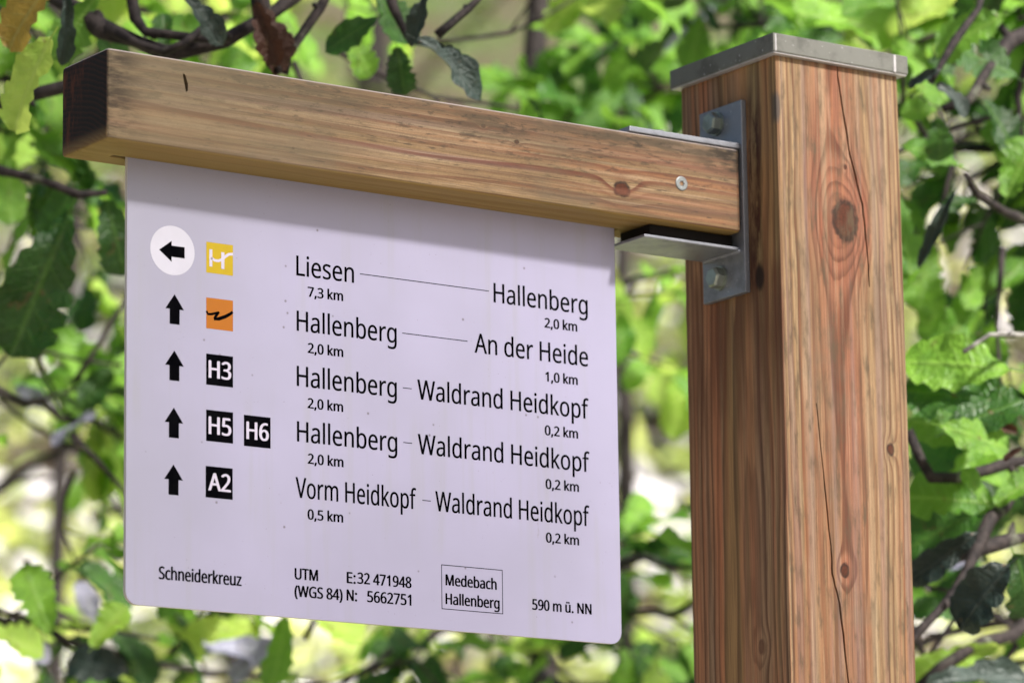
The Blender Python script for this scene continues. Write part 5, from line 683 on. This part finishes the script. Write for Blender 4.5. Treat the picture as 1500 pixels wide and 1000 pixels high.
# --- a sapling standing behind the panel
tC = empty('oak_tree', (0, 0, 0), 'oak sapling behind the panel, seen between post and panel and below its lower edge', 'tree', 'young oaks behind the sign')
gC = gp(P(760, 900, 6.0))
trunk(tC, [gC + Vector((0, 0, -.3)), P(790, 900, 6.0), P(770, 400, 6.0), P(800, -100, 6.1), P(820, -900, 6.2)], .035, .012)
for path, kinds, n in (
    ([P(780, 860, 6.0), P(900, 822, 5.6), P(1010, 826, 5.4), P(1150, 840, 5.3)], ['mid', 'mid', 'dark'], 4),
    ([P(785, 950, 6.0), P(900, 905, 5.6), P(1020, 880, 5.3), P(1180, 870, 5.2)], ['mid', 'light', 'dark'], 4),
    ([P(780, 900, 6.0), P(620, 925, 5.7), P(520, 985, 5.5), P(420, 1080, 5.4)], ['mid', 'dark', 'mid'], 6),
    ([P(780, 980, 6.0), P(900, 1010, 5.6), P(1020, 1000, 5.4)], ['mid', 'dark', 'mid'], 6),
    ([P(780, 1020, 6.0), P(640, 1010, 5.7), P(520, 1040, 5.6)], ['mid', 'dark', 'light'], 6),
    ([P(780, 500, 6.0), P(880, 430, 5.8), P(990, 400, 5.7)], ['mid', 'light'], 4),
    ([P(780, 300, 6.0), P(900, 200, 5.8), P(960, 130, 5.7), P(900, 60, 5.6)], ['mid', 'dark', 'mid'], 6),
    ([P(790, 260, 6.0), P(840, 160, 5.9), P(930, 110, 5.8)], ['mid', 'mid'], 5),
    ([P(800, -60, 6.1), P(1000, -20, 6.0), P(1180, 20, 5.9)], ['mid', 'dark'], 6)):
    branch(tC, path, .008, .003, n + 1, .098, kinds)

random.seed(103)
# --- saplings further up the slope, each with its own boughs
def sapling(px, d, h, nb, label, kinds, size=.11, r=.03, lc=(3, 5), nc=7, grp='oak saplings up the slope'):
    t = empty('oak_sapling', (0, 0, 0), label, 'sapling', grp)
    g0 = gp(P(px, 700, d)); top = g0 + Vector((random.uniform(-.2, .2), random.uniform(-.2, .2), h))
    trunk(t, [g0 + Vector((0, 0, -.3)), g0.lerp(top, .5) + rv(.06), top], r, r * .35)
    for k in range(nb):
        f = .18 + .8 * (k + .5) / nb; p0 = g0.lerp(top, f); a = random.uniform(0, 6.283); L = h * .36 * (1.15 - .6 * f)
        e = Vector((math.cos(a), math.sin(a), random.uniform(.0, .45)))
        branch(t, [p0, p0 + e * L * .55, p0 + e * L + Vector((0, 0, -.04))], r * .35, .003, nc, size, kinds, .2, lc, .012, .2, step=.12)
    return t
sap = [(-250, 7.2, 3.6, 'sapling behind the left edge of the panel, leaves pale and loose'), (160, 8.4, 3.4, 'sapling in the gap left of the panel under the drooping dark leaves'),
       (1000, 8.2, 3.6, 'slim sapling seen in the gap between panel and post'),
       (1240, 7.2, 4.2, 'sapling standing behind the metal post cap'), (360, 10.5, 4.6, 'tall sapling farther up the slope behind the left end of the arm')]
for px, d, h, lb in sap: sapling(px, d, h, 6, lb, ['mid', 'light', 'light'] if d < 8 else ['light', 'mid', 'light'], nc=4, lc=(2, 3))

random.seed(104)
# --- low plants and fallen leaves on the slope: nobody could count them
def scatter(name, label, mats, N, dmin, dmax, size, hgt, up=1., pxr=(-2300, 3500), thr=-.12, fq=.9):
    bm = bmesh.new()
    for k in range(N):
        d = dmin * (dmax / dmin) ** random.random(); px = random.uniform(*pxr); q = P(px, 500, d)
        nv = mn.noise(Vector((q.x * fq, q.y * fq, 9)))
        if nv < thr: continue
        h = random.random() ** .8 * hgt * min(1, (nv - thr) * 4); p = Vector((q.x, q.y, gz(q.x, q.y) + .01 + h)); s = size * random.uniform(.6, 1.3)
        nr = (Vector((0, 0, up)) + S_ * .4 + rv(.5)).normalized(); a = nr.cross(rv()).normalized() * s; b_ = nr.cross(a.normalized()) * s * .32
        f = bm.faces.new([bm.verts.new(p + v) for v in (-a, -a * .35 - b_, a * .45 - b_ * 1.05, a, a * .45 + b_ * 1.05, -a * .35 + b_)])
        f.material_index = random.randrange(len(mats))
    o = link(name, bm, mats); o['kind'] = 'stuff'; o['label'] = label; return o
def plain_leaf(name, c1_, c2_, trans=.4, rough=.4):
    b = NB(name); n = b.noise(b.obj(), 3, 3); c = b.mix(b.smooth(n, .35, .65), c1_, c2_); b.base(c, rough, 0., .5)
    tr = b.n('ShaderNodeBsdfTranslucent'); b.put(tr.inputs[0], c); ms = b.n('ShaderNodeMixShader'); ms.inputs[0].default_value = trans
    b.t.links.new(b.b.outputs[0], ms.inputs[1]); b.t.links.new(tr.outputs[0], ms.inputs[2]); b.t.links.new(ms.outputs[0], b.out.inputs[0]); return b.m
G1, G2 = plain_leaf('undergrowth_green', (.56, .68, .18), (.30, .46, .07)), plain_leaf('undergrowth_yellow', (.78, .82, .26), (.56, .66, .15))
L1, L2, L3 = plain_leaf('litter_tan', (.72, .62, .48), (.50, .38, .26), .1), plain_leaf('litter_pale', (.76, .73, .75), (.60, .57, .58), .1, .3), plain_leaf('litter_brown', (.12, .065, .035), (.2, .11, .06), .1)
scatter('undergrowth', 'bright green low plants covering the forest slope', [G1, G1, G2, G2], 46000, 6.0, 36, .075, .75, .8, thr=-.02, fq=1.7)
scatter('fern_patch', 'pale yellow-green leafy patches among the low plants', [G2, G2, G1, L2], 16000, 6.5, 34, .10, .9, .5, thr=.12, fq=2.3)
scatter('leaf_litter', 'fallen tan and greyish leaves lying on the slope', [L1, L2, L2, L3, L1], 44000, 4.5, 34, .055, .015, 3., thr=-9)
scatter('pale_light_flecks', 'whitish upturned leaves standing in for spots of light on the slope', [L2], 8500, 6, 34, .12, .3, .25, thr=-9)  # pale leaf colour paints the bright flecks of light on the slope

random.seed(105)
# --- tall trees up the slope
M_CROWN = [plain_leaf('crown_green', (.16, .30, .035), (.06, .14, .02)), plain_leaf('crown_pale', (.34, .46, .08), (.2, .32, .04))]
def tall_tree(px, d, h, lb, mt, at=None, nl=70, base=.16):
    t = empty('forest_tree', (0, 0, 0), lb, 'tree', 'trees up the slope'); g0 = at or gp(P(px, 500, d)); top = g0 + Vector((random.uniform(-.5, .5), random.uniform(-.5, .5), h))
    trunk(t, [g0 + Vector((0, 0, -.4)), g0.lerp(top, .5) + rv(.15), top], .14, .03); bm = bmesh.new(); cl = []
    for k in range(26):
        f = random.uniform(base, 1); p0 = g0.lerp(top, f); a = random.uniform(0, 6.28); L = h * .26 * (1.25 - .8 * f) * random.uniform(.5, 1.1)
        e = p0 + Vector((math.cos(a), math.sin(a), .35)) * L; tube(bm, [p0, p0.lerp(e, .5) + rv(.05), e], [.03, .018, .006], 5); cl += [(e, L * .45), (p0.lerp(e, .6), L * .3)]
    lo_ = link('limbs', bm, BARK, t, True); lo_['kind'] = 'stuff'; bm = bmesh.new()
    for c_0, rr in cl:
        for k in range(nl):
            p = c_0 + rv(rr * .5); s = random.uniform(.05, .09); nr = (Vector((0, 0, 1)) + S_ * .4 + rv(.6)).normalized(); a = nr.cross(rv()).normalized() * s; b_ = nr.cross(a.normalized()) * s * .4
            bm.faces.new([bm.verts.new(p + v) for v in (-a, -a * .2 - b_, a * .5 - b_, a, a * .5 + b_, -a * .2 + b_)])
    cr = link('crown', bm, mt, t)
for i, (px, d, h, lb) in enumerate([(-330, 19, 7, 'tree up the slope beyond the left edge of the picture'), (560, 24, 8, 'tree far up the slope behind the wooden arm'),
      (1900, 20, 8, 'tree up the slope beyond the right edge of the picture'), (60, 31, 9, 'distant tree at the top of the slope, left of the panel'), (1180, 32, 9, 'distant tree at the top of the slope behind the post')]):
    tall_tree(px, d, h, lb, M_CROWN[i % 2])
# unseen tree added so that its thin crown filters the sunlight on the sign
pc = Vector((-.3, .05, 2.25)) + S_ * 6.5
random.seed(22)
tall_tree(0, 0, 8.2, 'unseen slender tree added in front of the sign to filter the sunlight', M_CROWN[0], Vector((pc.x - .6, pc.y - .2, -.1)), 29, .60)
print('leaves', LEAFN[0])
